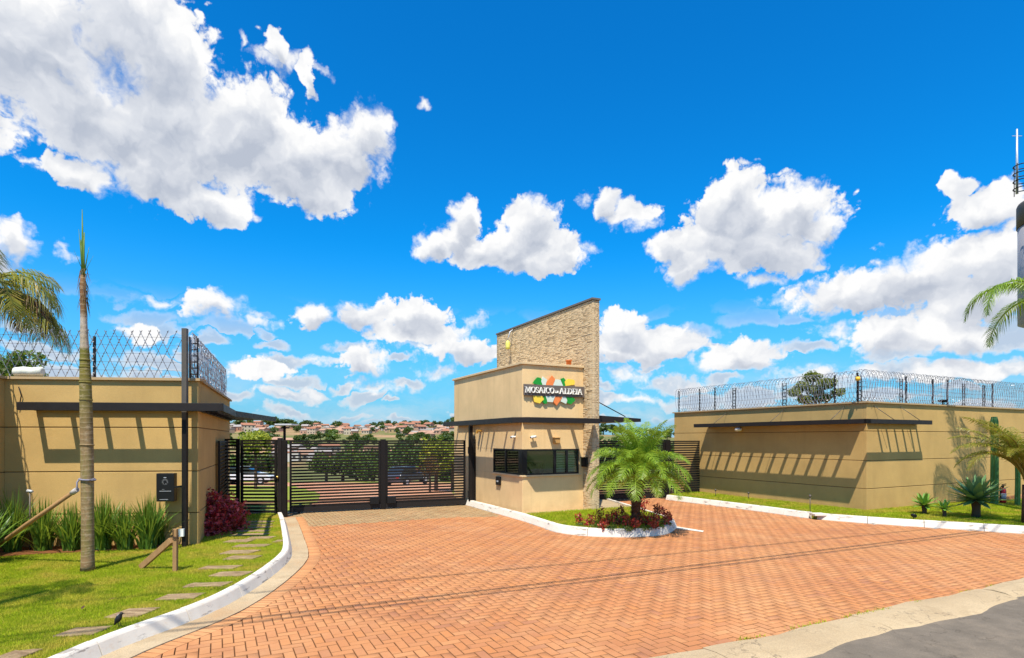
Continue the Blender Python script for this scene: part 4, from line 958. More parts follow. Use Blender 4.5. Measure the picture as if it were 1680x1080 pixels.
GLY = {
 'I': (0.40, [rect(0.12,0.055,0.28,0.945), serif(0.20,0,0.19), serif(0.20,0.945,0.19)]),
 'L': (0.68, [rect(0.12,0.055,0.27,0.945), serif(0.19,0.945), rect(0.02,0,0.64,0.065), rect(0.58,0.066,0.64,0.27)]),
 'E': (0.72, [rect(0.12,0.066,0.27,0.934), rect(0.02,0,0.66,0.065), rect(0.60,0.066,0.66,0.27), rect(0.02,0.935,0.64,1), rect(0.58,0.74,0.64,0.934), rect(0.271,0.47,0.50,0.54), rect(0.45,0.39,0.50,0.469), rect(0.45,0.541,0.50,0.62)]),
 'D': (0.90, [rect(0.12,0.066,0.27,0.934), rect(0.02,0,0.40,0.065), rect(0.02,0.935,0.40,1)]+ring(0.40,0.5,0.46,0.5,0.17,0.065,-90,90,14)),
 'O': (0.96, ring(0.47,0.5,0.45,0.515,0.17,0.06,0,360,24)),
 'C': (0.88, ring(0.47,0.5,0.45,0.515,0.17,0.06,48,312,20)+[rect(0.73,0.62,0.79,0.95), rect(0.73,0.05,0.79,0.22)]),
 'A': (0.98, [[(0.10,0.055),(0.17,0.055),(0.47,0.93),(0.43,1.02)], [(0.68,0.055),(0.86,0.055),(0.53,1.02),(0.43,1.02)], rect(0.24,0.33,0.68,0.39), serif(0.13,0,0.14), serif(0.79,0,0.17)]),
 'M': (1.16, [rect(0.13,0.055,0.19,0.945), rect(0.88,0.055,1.04,0.945), [(0.13,1.0),(0.32,1.0),(0.60,0.22),(0.54,0.02)], [(0.54,0.02),(0.60,0.18),(0.89,1.0),(0.85,0.88)], serif(0.16,0,0.15), serif(0.96,0,0.17), rect(0.0,0.946,0.28,1.0), rect(0.88,0.946,1.14,1.0)]),
 'S': (0.66, ring(0.33,0.74,0.27,0.275,0.12,0.07,20,265,14)+ring(0.33,0.26,0.29,0.275,0.13,0.07,-155,85,14)+[rect(0.54,0.70,0.59,0.96), rect(0.05,0.04,0.10,0.30)]),
}
def word(txt, t0, t1, z0, hgt):
    tot = sum(GLY[c][0] for c in txt); sxx = (t1-t0)/tot; x = t0
    for c in txt:
        w, polys = GLY[c]; k = MB()
        for i, pg in enumerate(polys):
            k.wall_poly([(x+px*sxx, z0+py*hgt) for px, py in pg], BC2, E1, 0.061, 0.100+0.0004*(i % 7))
        k.build('letter', m_letter, sg); x += w*sxx
tt0, _ = on_plane(840+255/12, 640, BC2, E1, 0.08); tt1, _ = on_plane(840+832/12, 640, BC2, E1, 0.08)
ta0, _ = on_plane(840+930/12, 640, BC2, E1, 0.08); ta1, _ = on_plane(840+1385/12, 640, BC2, E1, 0.08)
word('MOSAICO', tt0, tt1, 3.170, 0.148); word('DA', tt1+0.022, ta0-0.012, 3.185, 0.062); word('ALDEIA', ta0, ta1, 3.170, 0.148)

# ------------------------------------------------------------------ gates
def slat_panel(root, O, e, a0, a1, z0, z1, n, fw=0.05, depth=0.04, rails=True, slat_h=0.047, mat=m_steel, off=0.0, stiles=True):
    if stiles:
        for s0 in (a0, a1-fw):
            k = MB(); k.obox(O, e, s0, s0+fw, off-depth/2, off+depth/2, z0, z1); k.build('stile', mat, root)
        for zz, hh in ((z0, 0.06), (z1-0.045, 0.045)):
            k = MB(); k.obox(O, e, a0+fw+0.001, a1-fw-0.001, off-depth/2+0.001, off+depth/2-0.001, zz, zz+hh); k.build('rail', mat, root)
    zz0, zz1 = z0+0.06, z1-0.045; pitch = (zz1-zz0)/n
    me = None
    for i in range(n):
        z = zz0+pitch*(i+0.5)
        if me is None:
            k = MB(); k.box(0, (a1-fw-0.002)-(a0+fw+0.002), -depth*0.35, depth*0.35, -slat_h/2, slat_h/2)
            o = k.build('slat', mat, root); me = o.data
        else:
            o = bpy.data.objects.new('slat', me); COL.objects.link(o); o.parent = root; o.matrix_parent_inverse = Matrix.Translation(-root.location)
        p = put(O, e, a0+fw+0.002, off, z); o.location = p; o.rotation_euler = (0, 0, math.atan2(e[1], e[0]))
G0 = at(471, 843); G1 = at(764.5, 828.6); GE = unit(G1.x-G0.x, G1.y-G0.y); GO = (G0.x, G0.y); GLEN = (Vector(v2(G1))-Vector(v2(G0))).length
gm = along(GO, GE, 628.5); GT = 1.955
for (x0, x1, lab, mot) in ((0.06, gm-0.075, 'left leaf of the double slatted entrance gate, next to the gate post', 1), (gm+0.075, GLEN-0.02, 'right leaf of the double slatted entrance gate, next to the booth', 0)):
    g = thing('gate', put(GO, GE, x0, 0, 0.03), lab, 'gate', 'leaves of the entrance gate')
    slat_panel(g, GO, GE, x0, x1, 0.16, GT, 21, 0.055, 0.05)
    k = MB(); k.obox(GO, GE, x0, x1, -0.06, 0.06, 0.035, 0.158); k.build('bottom_rail', m_steel2, g)
    k = MB()
    mx0 = (x1-0.31) if mot else x0+0.02
    k.obox(GO, GE, mx0, mx0+0.25, 0.026, 0.12, 0.161, 0.36); k.build('lock_box', m_black, g, bevel=0.006)
    for q in (0.1, 0.9):
        c = put(GO, GE, x0+(x1-x0)*q, 0, 0.0); k = MB(); d = Vector((GE[1], -GE[0], 0))*0.02
        k.tube([c+Vector((0,0,0.033))-d, c+Vector((0,0,0.033))+d], 0.032, 12); k.build('wheel', m_black, g)
gp = thing('gate_post', put(GO, GE, gm, 0, 0), 'dark meeting post between the two entrance gate leaves', 'post')
k = MB(); k.obox(GO, GE, gm-0.07, gm+0.07, -0.045, 0.045, 0.0, GT+0.02); k.build('shaft', m_steel, gp)
k = MB(); k.obox(GO, GE, gm-0.074, gm+0.074, -0.049, 0.049, GT+0.021, GT+0.03); k.build('cap', m_steel2, gp)
k = MB(); k.obox(GO, GE, -0.1, GLEN+0.1, 0.04, 0.055, -0.008, 0.004); k.obox(GO, GE, -0.1, GLEN+0.1, -0.055, -0.04, -0.008, 0.004)
tag(k.build('gate_track', m_steel), 'dark steel floor track under the entrance gate leaves', 'track')
# gate post with flat lamp head
PG = at(463, 848.5); PO = (PG.x, PG.y); FX = (1.0, 0.0)
lp = thing('gate_lamp_post', PG, 'dark entrance gate post carrying a flat pale lamp panel', 'post')
k = MB(); k.obox(PO, FX, -0.10, 0.0, -0.06, 0.06, 0.0, 2.02); k.build('shaft', m_steel2, lp, bevel=0.005)
k = MB(); k.obox(PO, FX, 0.002, 0.12, -0.05, 0.05, 0.0, 1.96); k.build('side_shaft', m_steel, lp, bevel=0.005)
k = MB(); k.obox(PO, FX, 0.035, 0.085, -0.025, 0.025, 1.961, 2.33); k.build('lamp_stem', m_steel, lp)
k = MB(); k.obox(PO, FX, -0.02, 0.16, -0.06, 0.06, 2.26, 2.295); k.build('bracket', m_steel, lp)
k = MB(); k.obox(PO, FX, -0.11, 0.32, -0.22, 0.22, 2.331, 2.375); k.build('lamp_panel', m_alu, lp, bevel=0.01)
# pedestrian gate, fixed panel and return panel
pY = PG.y; wd = lambda px: (px-CX)/F*pY
pg = thing('pedestrian_gate', (wd(395), pY, 0.03), 'narrow dark slatted pedestrian gate beside the burgundy shrub', 'gate')
PX0 = wd(395); O_ = (PX0, pY)
slat_panel(pg, O_, FX, 0, wd(454.5)-PX0, 0.04, 1.97, 21, 0.06, 0.045)
k = MB(); k.lathe([(0.028,0),(0.028,0.05)], (wd(458.5)-0.02, pY-0.085, 1.0), 12); k.build('door_knob', m_brass, pg)
k = MB(); k.obox(O_, FX, wd(451)-PX0, wd(454)-PX0, 0.024, 0.05, 0.95, 1.08); k.build('lock_plate', m_black, pg)
fp = thing('fence_panel', (wd(367), pY, 0.03), 'dark fixed slatted fence panel left of the pedestrian gate', 'fence')
slat_panel(fp, (wd(368), pY), FX, 0, wd(394)-wd(368)-0.01, 0.04, 2.0, 21, 0.09, 0.045)
st0 = along(LC2, SL, 353.5)
rp = thing('fence_panel', put(LC2, SL, st0, 0.07, 0.05), 'dark slatted return panel standing against the left building side', 'fence')
st1 = (pY-0.15-LC2[1])/SL[1]
slat_panel(rp, LC2, SL, st0, st1, 0.06, 1.95, 21, 0.10, 0.04, off=0.07)
# posts by the booth: tall mast and perforated motor column
m0 = put(GO, GE, GLEN+0.02, 0.22, 0)
mo = thing('gate_post', m0, 'tall dark post closing the entrance gate at the booth', 'post')
k = MB(); k.obox(v2(m0), GE, 0.0, 0.10, -0.06, 0.06, 0.0, 2.40); k.build('shaft', m_steel, mo, bevel=0.004)
k = MB(); k.obox(v2(m0), GE, -0.03, -0.002, -0.03, 0.03, 0.25, 0.45); k.obox(v2(m0), GE, -0.03, -0.002, -0.03, 0.03, 1.55, 1.75); k.build('hinge', m_steel2, mo)
mc = thing('motor_column', put(v2(m0), GE, 0.13, 0, 0), 'dark perforated motor column between gate post and booth wall', 'column')
k = MB(); k.obox(v2(m0), GE, 0.105, 0.13, -0.08, 0.08, 0.08, 1.98); k.obox(v2(m0), GE, 0.245, 0.275, -0.08, 0.08, 0.08, 1.98); k.obox(v2(m0), GE, 0.131, 0.244, -0.08, -0.05, 0.08, 1.98); k.build('frame', m_steel, mc)
k = MB(); k.obox(v2(m0), GE, 0.131, 0.244, 0.03, 0.07, 0.08, 0.14); k.obox(v2(m0), GE, 0.131, 0.244, 0.03, 0.07, 1.90, 1.98); k.obox(v2(m0), GE, 0.180, 0.196, 0.03, 0.07, 0.141, 1.899); k.build('rail', m_steel, mc)
for i in range(22):
    k = MB(); z = 0.16+i*0.079; k.obox(v2(m0), GE, 0.131, 0.179, 0.03, 0.066, z, z+0.045); k.obox(v2(m0), GE, 0.197, 0.244, 0.03, 0.066, z, z+0.045); k.build('slat', m_steel, mc)
k = MB(); k.obox(v2(m0), GE, 0.14, 0.24, -0.04, 0.04, 1.981, 2.07); k.build('cap', m_steel2, mc)
# exit gate and its side panel
XO = (2.72, 18.56); xl = along(XO, E1, 1094); xr = along(XO, E1, 1153)
xg = thing('exit_gate', (XO[0], XO[1], 0.03), 'dark slatted exit gate behind the island palm', 'gate')
slat_panel(xg, XO, E1, 0.0, xl-0.1, 0.16, 1.93, 21, 0.055, 0.05)
k = MB(); k.obox(XO, E1, 0, xl-0.1, -0.06, 0.06, 0.03, 0.158); k.build('bottom_rail', m_steel2, xg)
k = MB(); k.obox(XO, E1, (xl-0.1)*0.55-0.03, (xl-0.1)*0.55+0.03, -0.04, 0.04, 0.161, 1.93); k.build('middle_post', m_steel, xg)
xp = thing('gate_post', put(XO, E1, xl, 0, 0), 'dark post between exit gate and its side panel', 'post')
k = MB(); k.obox(XO, E1, xl-0.09, xl+0.09, -0.07, 0.07, 0.0, 1.95); k.build('shaft', m_steel, xp)
k = MB(); k.obox(XO, E1, xl-0.095, xl+0.095, -0.075, 0.075, 1.951, 1.965); k.build('cap', m_steel2, xp)
xs_ = thing('fence_panel', put(XO, E1, xl+0.1, 0, 0.08), 'dark slatted side panel between exit gate and low building', 'fence')
slat_panel(xs_, XO, E1, xl+0.1, xr-0.1, 0.09, 1.93, 21, 0.055, 0.05)
xq = thing('gate_post', put(XO, E1, xr, 0, 0), 'thick dark end post where the slatted panel meets the low building', 'post')
k = MB(); k.obox(XO, E1, xr-0.1, xr+0.03, -0.08, 0.08, 0.02, 1.96); k.build('shaft', m_black, xq)
k = MB(); k.obox(XO, E1, xr-0.105, xr+0.035, -0.085, 0.085, 1.961, 1.972); k.build('cap', m_steel2, xq)

# ------------------------------------------------------------------ razor wire
def wire_add(A, B, V, Fq, r, barbs, bl):
    pass
class Wire:
    def __init__(s): s.mb = MB()
    def seg(s, pts, r=0.0045, n=3, barb=0.0, bsize=0.016):
        r = r*1.3; bsize = bsize*1.2
        s.mb.tube(pts, r, n, cap=False, smooth=False)
        if barb:
            pts = [Vector(p) for p in pts]
            for a, c in zip(pts[:-1], pts[1:]):
                L = (c-a).length; k = max(1, int(L/barb)); d = (c-a).normalized(); q = d.orthogonal().normalized()
                for i in range(k):
                    p = a+(c-a)*((i+0.5)/k); w = d*bsize*0.9
                    an = random.uniform(0, PI); nrm = (q*math.cos(an)+d.cross(q)*math.sin(an))*bsize*0.75
                    s.mb.add([p-w, p+nrm, p+w, p-nrm], [(0,1,2,3)])
def wire_post(root, p, h, ladder=False, w=0.03, dvec=(1,0)):
    k = MB(); d = Vector((dvec[0], dvec[1], 0))
    if ladder:
        k.beam(p, p+Vector((0,0,h)), 0.02, 0.02); k.beam(p+d*0.12, p+d*0.12+Vector((0,0,h)), 0.02, 0.02)
    else: k.beam(p, p+Vector((0,0,h)), w, w)
    o = k.build('post', m_steel2, root)
    for i in range(6):
        z = h*(0.12+0.15*i); k = MB()
        if ladder: k.beam(p+Vector((0,0,z)), p+d*0.12+Vector((0,0,z)), 0.016, 0.022)
        else: k.tube([p+Vector((0.0,-0.045,z)), p+Vector((0,-0.012,z))], 0.012, 6)
        k.build('insulator', m_alu if not ladder else m_steel2, o)
# left: straight crossing strands forming diamonds
rwl = thing('razor_wire', lf(-2, -0.1, LZ), 'razor wire in tall diamonds along the left building front', 'razor wire')
Wr = Wire(); hh = 0.86; pit = 0.148; run = 0.40
x = -3.9
while x < -0.2:
    for sgn in (1, -1):
        p0 = put(LC2, UL, x+random.uniform(-.01,.01), -0.10, LZ+0.01); p1 = put(LC2, UL, x+sgn*run, -0.10+0.02*sgn, LZ+hh+random.uniform(-.02,.02))
        if -3.9 <= x+sgn*run <= -0.18: Wr.seg([p0, p1], 0.0042, 3, 0.055)
    x += pit
for z in (0.15, 0.30, 0.45, 0.60, 0.75): Wr.seg([put(LC2, UL, -3.9, -0.14, LZ+z), put(LC2, UL, -0.1, -0.14, LZ+z)], 0.0022, 3)
Wr.mb.build('wire_coil', m_galv, rwl, fix=False, kind='stuff')
for px in (155, 313): 
    t, _ = on_plane(px, 600, LC2, UL, -0.13); wire_post(rwl, put(LC2, UL, t, -0.13, LZ), 0.74, px == 313, 0.035, UL)
rwm = thing('razor_wire', put(LC2, SL, 3, -0.1, LZ), 'razor wire above the side wall next to the pedestrian gate', 'razor wire')
Wr = Wire(); s = 0.1
while s < side_len:
    c = put(LC2, SL, s, -0.1, LZ+0.42); pts = []
    for i in range(25):
        a = 2*PI*i/24; q = put(LC2, SL, s+0.22*math.cos(a)+0.01*i/24, -0.1+random.uniform(-.012,.012), LZ+0.42+0.42*math.sin(a)); pts.append(q)
    Wr.seg(pts, 0.0042, 3, 0.06); s += 0.13
for z in (0.15, 0.30, 0.45, 0.60, 0.75): Wr.seg([put(LC2, SL, 0.1, -0.14, LZ+z), put(LC2, SL, side_len, -0.14, LZ+z)], 0.0025, 3)
Wr.mb.build('wire_coil', m_galv, rwm, fix=False, kind='stuff')
for s in (0.12, 2.6, 5.4): wire_post(rwm, put(LC2, SL, s, -0.15, LZ), 0.76, True, dvec=SL)
# wire over the projecting wing
rww = thing('razor_wire', WGX+Vector((0,0,LZ)), 'razor wire coils on the wing wall at the left picture edge', 'razor wire')
Wr = Wire(); s = 0.25
while s < 3.9:
    pts = []
    for i in range(21):
        a = 2*PI*i/20; pts.append(put(v2(WGX), NV, s+0.24*math.cos(a), 0.05+0.03*math.cos(2*a), LZ+0.42+0.42*math.sin(a)))
    Wr.seg(pts, 0.0085, 3, 0.07); s += 0.20
Wr.mb.build('wire_coil', m_galv, rww, fix=False, kind='stuff')
for s in (0.8, 3.0): wire_post(rww, put(v2(WGX), NV, s, 0.05, LZ), 0.7, False)
# right: overlapping flat coils
def coil_run(label, O, e, a0, a1, off, step, posts, hgt=0.86):
    r = thing('razor_wire', put(O, e, (a0+a1)/2, off, TOP), label, 'razor wire')
    Wr = Wire(); s = a0
    while s < a1:
        pts = []; jr = random.uniform(-0.02, 0.02); lean = random.uniform(-0.02, 0.05)
        for i in range(25):
            a = 2*PI*i/24-PI/2; zz = hgt/2+(hgt/2-0.005+jr*0.5)*math.sin(a)
            pts.append(put(O, e, s+0.22*math.cos(a)+(0.12+lean)*zz, off+0.012*math.sin(3*a+s), TOP+zz))
        Wr.seg(pts, 0.0044, 3, 0.075, 0.017); s += step
    for z in (0.12, 0.26, 0.40, 0.54, 0.68): Wr.seg([put(O, e, a0, off-0.06, TOP+z), put(O, e, a1, off-0.06, TOP+z)], 0.0025, 3)
    Wr.mb.build('wire_coil', m_galv, r, fix=False, kind='stuff')
    for (t, lad) in posts: wire_post(r, put(O, e, t, off-0.06, TOP), 0.78 if not lad else 0.70, lad, 0.035, e)
    return r
OR = v2(rf(0.12, 0)); OF = v2(rf(0, 0.12))
ps = [(along(OR, E2, px), lad) for px, lad in ((1116,False),(1150,False),(1175,False),(1209,True),(1292,True),(1372,False),(1409,False))]
coil_run('razor wire coils above the shaded long side of the low building', OR, E2, 0.0, 7.1, 0.0, 0.115, ps)
ps = [(along(OF, E1, px), lad) for px, lad in ((1412,True),(1480,True),(1490,False),(1534,False),(1558,False),(1583,True),(1616,True),(1632,False))]
rr = coil_run('razor wire coils above the sunlit front of the low building', OF, E1, 0.05, 10.8, 0.0, 0.115, ps)
t_, z_ = on_plane(1406, 621, OF, E1, 0.1); k = MB(); c = put(OF, E1, t_+0.1, 0.06, z_); k.lathe([(0.05,-0.05),(0.06,0.0),(0.05,0.05)], tuple(c), 10); k.build('warning_plate', simple('yellow_plate', (0.75,0.45,0.03), 0.5), rr)
t_, z_ = on_plane(1548, 662, OF, E1, 0); k = MB(); c = put(OF, E1, t_, -0.02, TOP); k.lathe([(0.09,0.0),(0.09,0.02),(0.02,0.02),(0.02,0.08),(0.12,0.10),(0.12,0.16),(0.03,0.17)], tuple(c), 12); tag(k.build('roof_vent', m_steel), 'small dark roof vent behind the sunlit wall top', 'vent')
# white roll lying on the left wall top
k = MB(); c0 = put(LC2, UL, -3.05, -0.05, LZ+0.085); c1 = put(LC2, UL, -2.62, -0.05, LZ+0.10)
k.tube([c0-Vector((0.02,0,0)), c0, c0+(c1-c0)*0.33+Vector((0,0,.008)), c0+(c1-c0)*0.66-Vector((0,0,.006)), c1, c1+Vector((0.02,0,0))], [0.05,0.078,0.084,0.078,0.082,0.05], 12)
rl = k.build('cloth_roll', simple('off_white_cloth', (0.62,0.62,0.54), 0.9, bump=0.5, bscale=25)); tag(rl, 'white rolled cloth lying on the left building wall top', 'cloth roll')

# ------------------------------------------------------------------ plants
def frond_arrays(length, rise, droop, n, leaf, vee=0.55, width=0.013, seed=0, side_droop=0.35, taper=True, start=0.16):
    """frond along +X from the origin; returns verts, tris-as-quads"""
    r = random.Random(seed); pts = []; p = Vector((0,0,0)); ang = rise; N = 16
    for i in range(N+1):
        pts.append(p.copy()); ang2 = ang-droop*(i/N)**1.25
        p = p+Vector((math.cos(ang2), 0, math.sin(ang2)))*(length/N)
    V, Fq = [], []
    mbx = MB(); mbx.tube(pts, [0.012*length*(1-0.85*i/N)+0.002 for i in range(N+1)], 4, cap=False)
    V += mbx.v; Fq += mbx.f
    for i in range(n):
        f = start+(1-start)*(i+0.5)/n; k = f*N; i0 = min(N-1, int(k)); q = pts[i0].lerp(pts[i0+1], k-i0); d = (pts[i0+1]-pts[i0]).normalized()
        up = Vector((-d.z, 0, d.x)); L = leaf*(math.sin(PI*min(1, 0.18+f*0.80))**0.7)*r.uniform(0.85, 1.1)
        for sd in (1, -1):
            o = (d*r.uniform(0.55, 0.85)+Vector((0, sd, 0))*r.uniform(0.75, 0.95)+up*r.uniform(vee-0.25, vee+0.2)*0.6).normalized()
            m = q+o*L*0.55; t = q+o*L+Vector((0,0,-1))*L*r.uniform(side_droop*0.6, side_droop*1.3)
            m = m+Vector((0,0,-1))*L*side_droop*0.12
            wv_ = d.cross(o).cross(o).normalized()*width if False else d*width
            b0 = len(V); V += [tuple(q-wv_*0.5), tuple(q+wv_*0.5), tuple(m+wv_*0.75), tuple(m-wv_*0.75), tuple(t)]
            Fq += [[b0, b0+1, b0+2, b0+3], [b0+3, b0+2, b0+4, b0+4]]
    return V, [f if len(f) < 4 or f[2] != f[3] else f[:3] for f in Fq]
def frond_mesh(mat, **kw):
    V, Fq = frond_arrays(**kw); me = bpy.data.meshes.new('frond'); me.from_pydata(V, [], Fq); me.materials.append(mat); return me
def put_frond(me, parent, loc, azim, roll=0.0, pitch=0.0, scale=1.0):
    o = bpy.data.objects.new('frond', me); COL.objects.link(o); o.parent = parent; o.matrix_parent_inverse = Matrix.Translation(-parent.location)
    o.matrix_basis = Matrix.Translation(loc) @ Matrix.Rotation(azim, 4, 'Z') @ Matrix.Rotation(-pitch, 4, 'Y') @ Matrix.Rotation(roll, 4, 'X') @ Matrix.Scale(scale, 4)
    return o
# island date palm
pb = at(1041, 866, 0.13); pal = thing('palm_tree', pb, 'small bushy date palm with arching fronds on the kerbed island', 'palm')
tp = Vector((pb.x+0.10, pb.y, 1.24)); k = MB(); N = 22
for i in range(N): pass
k.tube([pb+Vector((0,0,-0.05)), pb+Vector((0.01,0,0.1)), pb+Vector((0.03,0,0.45)), pb+Vector((0.07,0,0.8)), tp], [0.10,0.085,0.095,0.115,0.12], 12)
for i in range(150):
    z = random.uniform(0.12, 1.1); a = random.uniform(0, 2*PI); f = z/1.1
    c = pb.lerp(tp, f); c.z = pb.z+z*0.98; rr_ = 0.095+0.02*f
    o_ = Vector((math.cos(a), math.sin(a), 0)); tg = Vector((-math.sin(a), math.cos(a), 0))
    k.add([c+o_*rr_*0.8-tg*0.022, c+o_*rr_*0.8+tg*0.022, c+o_*(rr_+0.035)+Vector((0,0,0.055))+tg*0.012, c+o_*(rr_+0.035)+Vector((0,0,0.055))-tg*0.012], [(0,1,2,3)])
k.build('trunk', m_palmbark, pal, fix=False)
fm = [[frond_mesh(m_palm, length=1.24, rise=r_, droop=d_, n=42, leaf=0.33, seed=i*9+j, width=0.012, side_droop=0.42, vee=0.4) for j in range(3)] for i, (r_, d_) in enumerate(((1.45,1.0),(1.15,1.9),(0.75,2.05),(0.32,1.75)))]
fy = [frond_mesh(m_palm_y, length=1.05, rise=0.25, droop=1.35, n=32, leaf=0.26, seed=90+j, width=0.010, side_droop=0.4) for j in range(3)]
for tier, cnt in ((0, 13), (1, 14), (2, 15), (3, 12)):
    for i in range(cnt):
        a = 2*PI*(i+random.uniform(-0.3,0.3))/cnt+tier*0.4
        put_frond(fm[tier][i % 3], pal, tp+Vector((math.cos(a)*0.05, math.sin(a)*0.05, 0.05-0.03*tier)), a, random.uniform(-0.3,0.3), random.uniform(-0.12,0.12), random.uniform(0.85, 1.08))
for i in range(8):
    a = 2*PI*i/8+0.2; put_frond(fy[i % 3], pal, tp+Vector((math.cos(a)*0.06, math.sin(a)*0.06, -0.08)), a, random.uniform(-0.3,0.3), random.uniform(-0.1,0.15), random.uniform(0.8,1.0))

def leaf_cloud(n, fn, size, flat=0.0, aspect=0.55):
    """n leaf quads at points given by fn(); returns verts, quads"""
    c = fn(n); n = len(c); a = rng.normal(size=(n, 3)); a[:,2] *= (1-flat); a /= np.linalg.norm(a, axis=1)[:,None]
    bvec = np.cross(a, rng.normal(size=(n, 3))); bvec /= np.linalg.norm(bvec, axis=1)[:,None]
    s = size*(0.6+0.8*rng.random(n))[:,None]
    V = np.stack([c-a*s, c-bvec*s*aspect+a*s*0.1, c+a*s, c+bvec*s*aspect+a*s*0.1], 1)
    return V.reshape(-1, 3), np.arange(4*n).reshape(-1, 4)
def clumps(centres, radii, squash=1.0, shell=0.5, jit=0.12):
    centres = np.array(centres); radii = np.array(radii)
    def fn(n):
        i = rng.choice(len(centres), n, p=radii**2/np.sum(radii**2)); d = rng.normal(size=(n, 3)); d /= np.linalg.norm(d, axis=1)[:,None]
        r = radii[i]*(shell+(1-shell)*rng.random(n))**0.5*(1+jit*rng.normal(size=n)); p = centres[i]+d*r[:,None]*np.array([1,1,squash]); return p
    return fn
# strap-leaf clumps in the bed
STRAP = [(20,905,62,95),(72,903,58,75),(118,903,44,70),(168,902,52,82),(205,901,44,66),(243,900,50,80),(-30,925,70,95),(48,880,46,60),(150,884,40,62),(222,884,44,66),(96,893,52,66),(186,893,46,70),(262,893,44,62)]
where = ['at the left picture edge', 'in front of the thin garden tap riser', 'immediately left of the slim palm trunk', 'just right of the slim palm trunk', 'in the middle of the bed, low and thin', 'rightmost in the bed, beneath the intercom', 'cut off by the left picture edge', 'half hidden behind the leaning wooden brace pole', 'behind the slim palm, close to the wall', 'behind the rightmost clump, close to the wall', 'left of the slim palm, set back behind two others', 'between the slim palm and the middle of the bed', 'nearest the tall steel pole']
for j, (x, y, w, h) in enumerate(STRAP):
    c = at(x, y, LAWN); hh_ = 1.12*h/F*c.y; rw = 1.3*w/F*c.y
    root = thing('strap_leaf_plant', c, 'clump of upright strap leaves '+where[j], 'plant', 'strap leaf clumps in the bed'); k = MB()
    for i in range(170):
        a = random.uniform(0, 2*PI); sp = abs(random.gauss(0, 0.48)); sp = min(sp, 1.05); L = hh_*random.uniform(0.65, 1.12)
        o_ = Vector((math.cos(a), math.sin(a), 0)); b0 = c+Vector((random.uniform(-.09,.09), random.uniform(-.09,.09), 0)); tg = Vector((-math.sin(a+0.6), math.cos(a+0.6), 0))
        w_ = random.uniform(0.011, 0.021); pts = []
        for q in range(5):
            f = q/4; pts.append(b0+o_*(rw*0.95*sp*(f**1.5))+Vector((0,0,L*(f-0.22*sp*f*f*1.5))))
        vs = []
        for q in range(4): vs += [pts[q]-tg*w_*(1-0.18*q), pts[q]+tg*w_*(1-0.18*q)]
        vs.append(pts[4]); k.add(vs, [(0,1,3,2),(2,3,5,4),(4,5,7,6),(6,7,8)])
    k.build('leaves', m_blade, root, fix=False)
    k = MB(); k.lathe([(0.10,-0.03),(0.08,0.02),(0.03,0.05)], tuple(c), 8); k.build('root_crown', m_bark, root)
# burgundy shrub
SH = [(352,878,36),(340,860,26),(372,862,34),(362,838,30),(385,842,22),(350,820,16),(384,868,18),(335,880,18)]
sc_, sr_ = [], []
for (x, y, r) in SH:
    yb = 11.3+(x-335)/60*1.0; sc_.append(((x-CX)/F*yb, yb, max(0.26, H-(y-CY)/F*yb))); sr_.append(r/F*yb)
base = Vector((sc_[0][0], sc_[0][1], LAWN)); shb = thing('burgundy_shrub', base, 'dense burgundy leaved shrub by the pedestrian gate', 'shrub')
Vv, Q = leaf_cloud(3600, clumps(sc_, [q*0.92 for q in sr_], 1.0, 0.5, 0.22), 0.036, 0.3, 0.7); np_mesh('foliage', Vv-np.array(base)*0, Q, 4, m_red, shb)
k = MB()
for c in sc_[:5]: k.tube([base, (base+Vector(c))/2+Vector((0.05,0,0)), Vector(c)], [0.02,0.012,0.005], 5)
k.build('stem', m_bark, shb)
# red plants on the island
RED = [(951,866,22),(968,868,20),(985,862,28),(1000,866,22),(1013,868,26),(1022,860,32),(1030,872,26),(1060,870,26),(1057,852,40),(1073,866,38),(1081,858,34),(1090,868,34),(1096,864,22),(1042,874,20),(988,873,18),(1048,866,24),(1076,873,24),(1010,858,20)]
for j, (x, y, h) in enumerate(RED):
    c = at(x, y-3.5, 0.13); hh_ = 0.85*h/F*c.y; r = 0.075+0.03*random.random()
    root = thing('red_bedding_plant', c, '%s red bedding plant from the left around the island palm' % ORD[sorted(range(len(RED)), key=lambda q: RED[q][0]).index(j)], 'plant', 'red bedding plants on the island')
    cc = [(c.x+random.uniform(-.06,.06), c.y+random.uniform(-.06,.06), c.z+hh_*f) for f in (0.35,0.55,0.75,0.95)]
    Vv, Q = leaf_cloud(150, clumps(cc, [r*1.1, r*1.15, r, r*0.7], 1.0, 0.1), 0.026, 0, 0.5); np_mesh('foliage', Vv, Q, 4, m_red2, root)
    k = MB(); k.tube([c, c+Vector((0.01,0,hh_*0.9))], [0.008,0.004], 5)
    for q in cc: k.tube([c+Vector((0,0,hh_*0.2)), Vector(q)], 0.004, 4)
    k.build('stem', m_bark, root)
gc = [(at(x, y, 0.13).x, at(x, y, 0.13).y, 0.16) for x, y in ((955,864),(978,867),(1002,869),(1030,870),(1058,869),(1080,866),(1092,862),(1020,861),(1062,859))]
Vv, Q = leaf_cloud(2600, clumps(gc, [0.14]*len(gc), 0.40, 0.0), 0.026, 0.2, 0.3); np_mesh('ground_cover', Vv, Q, 4, m_leaf_m, kind='stuff')
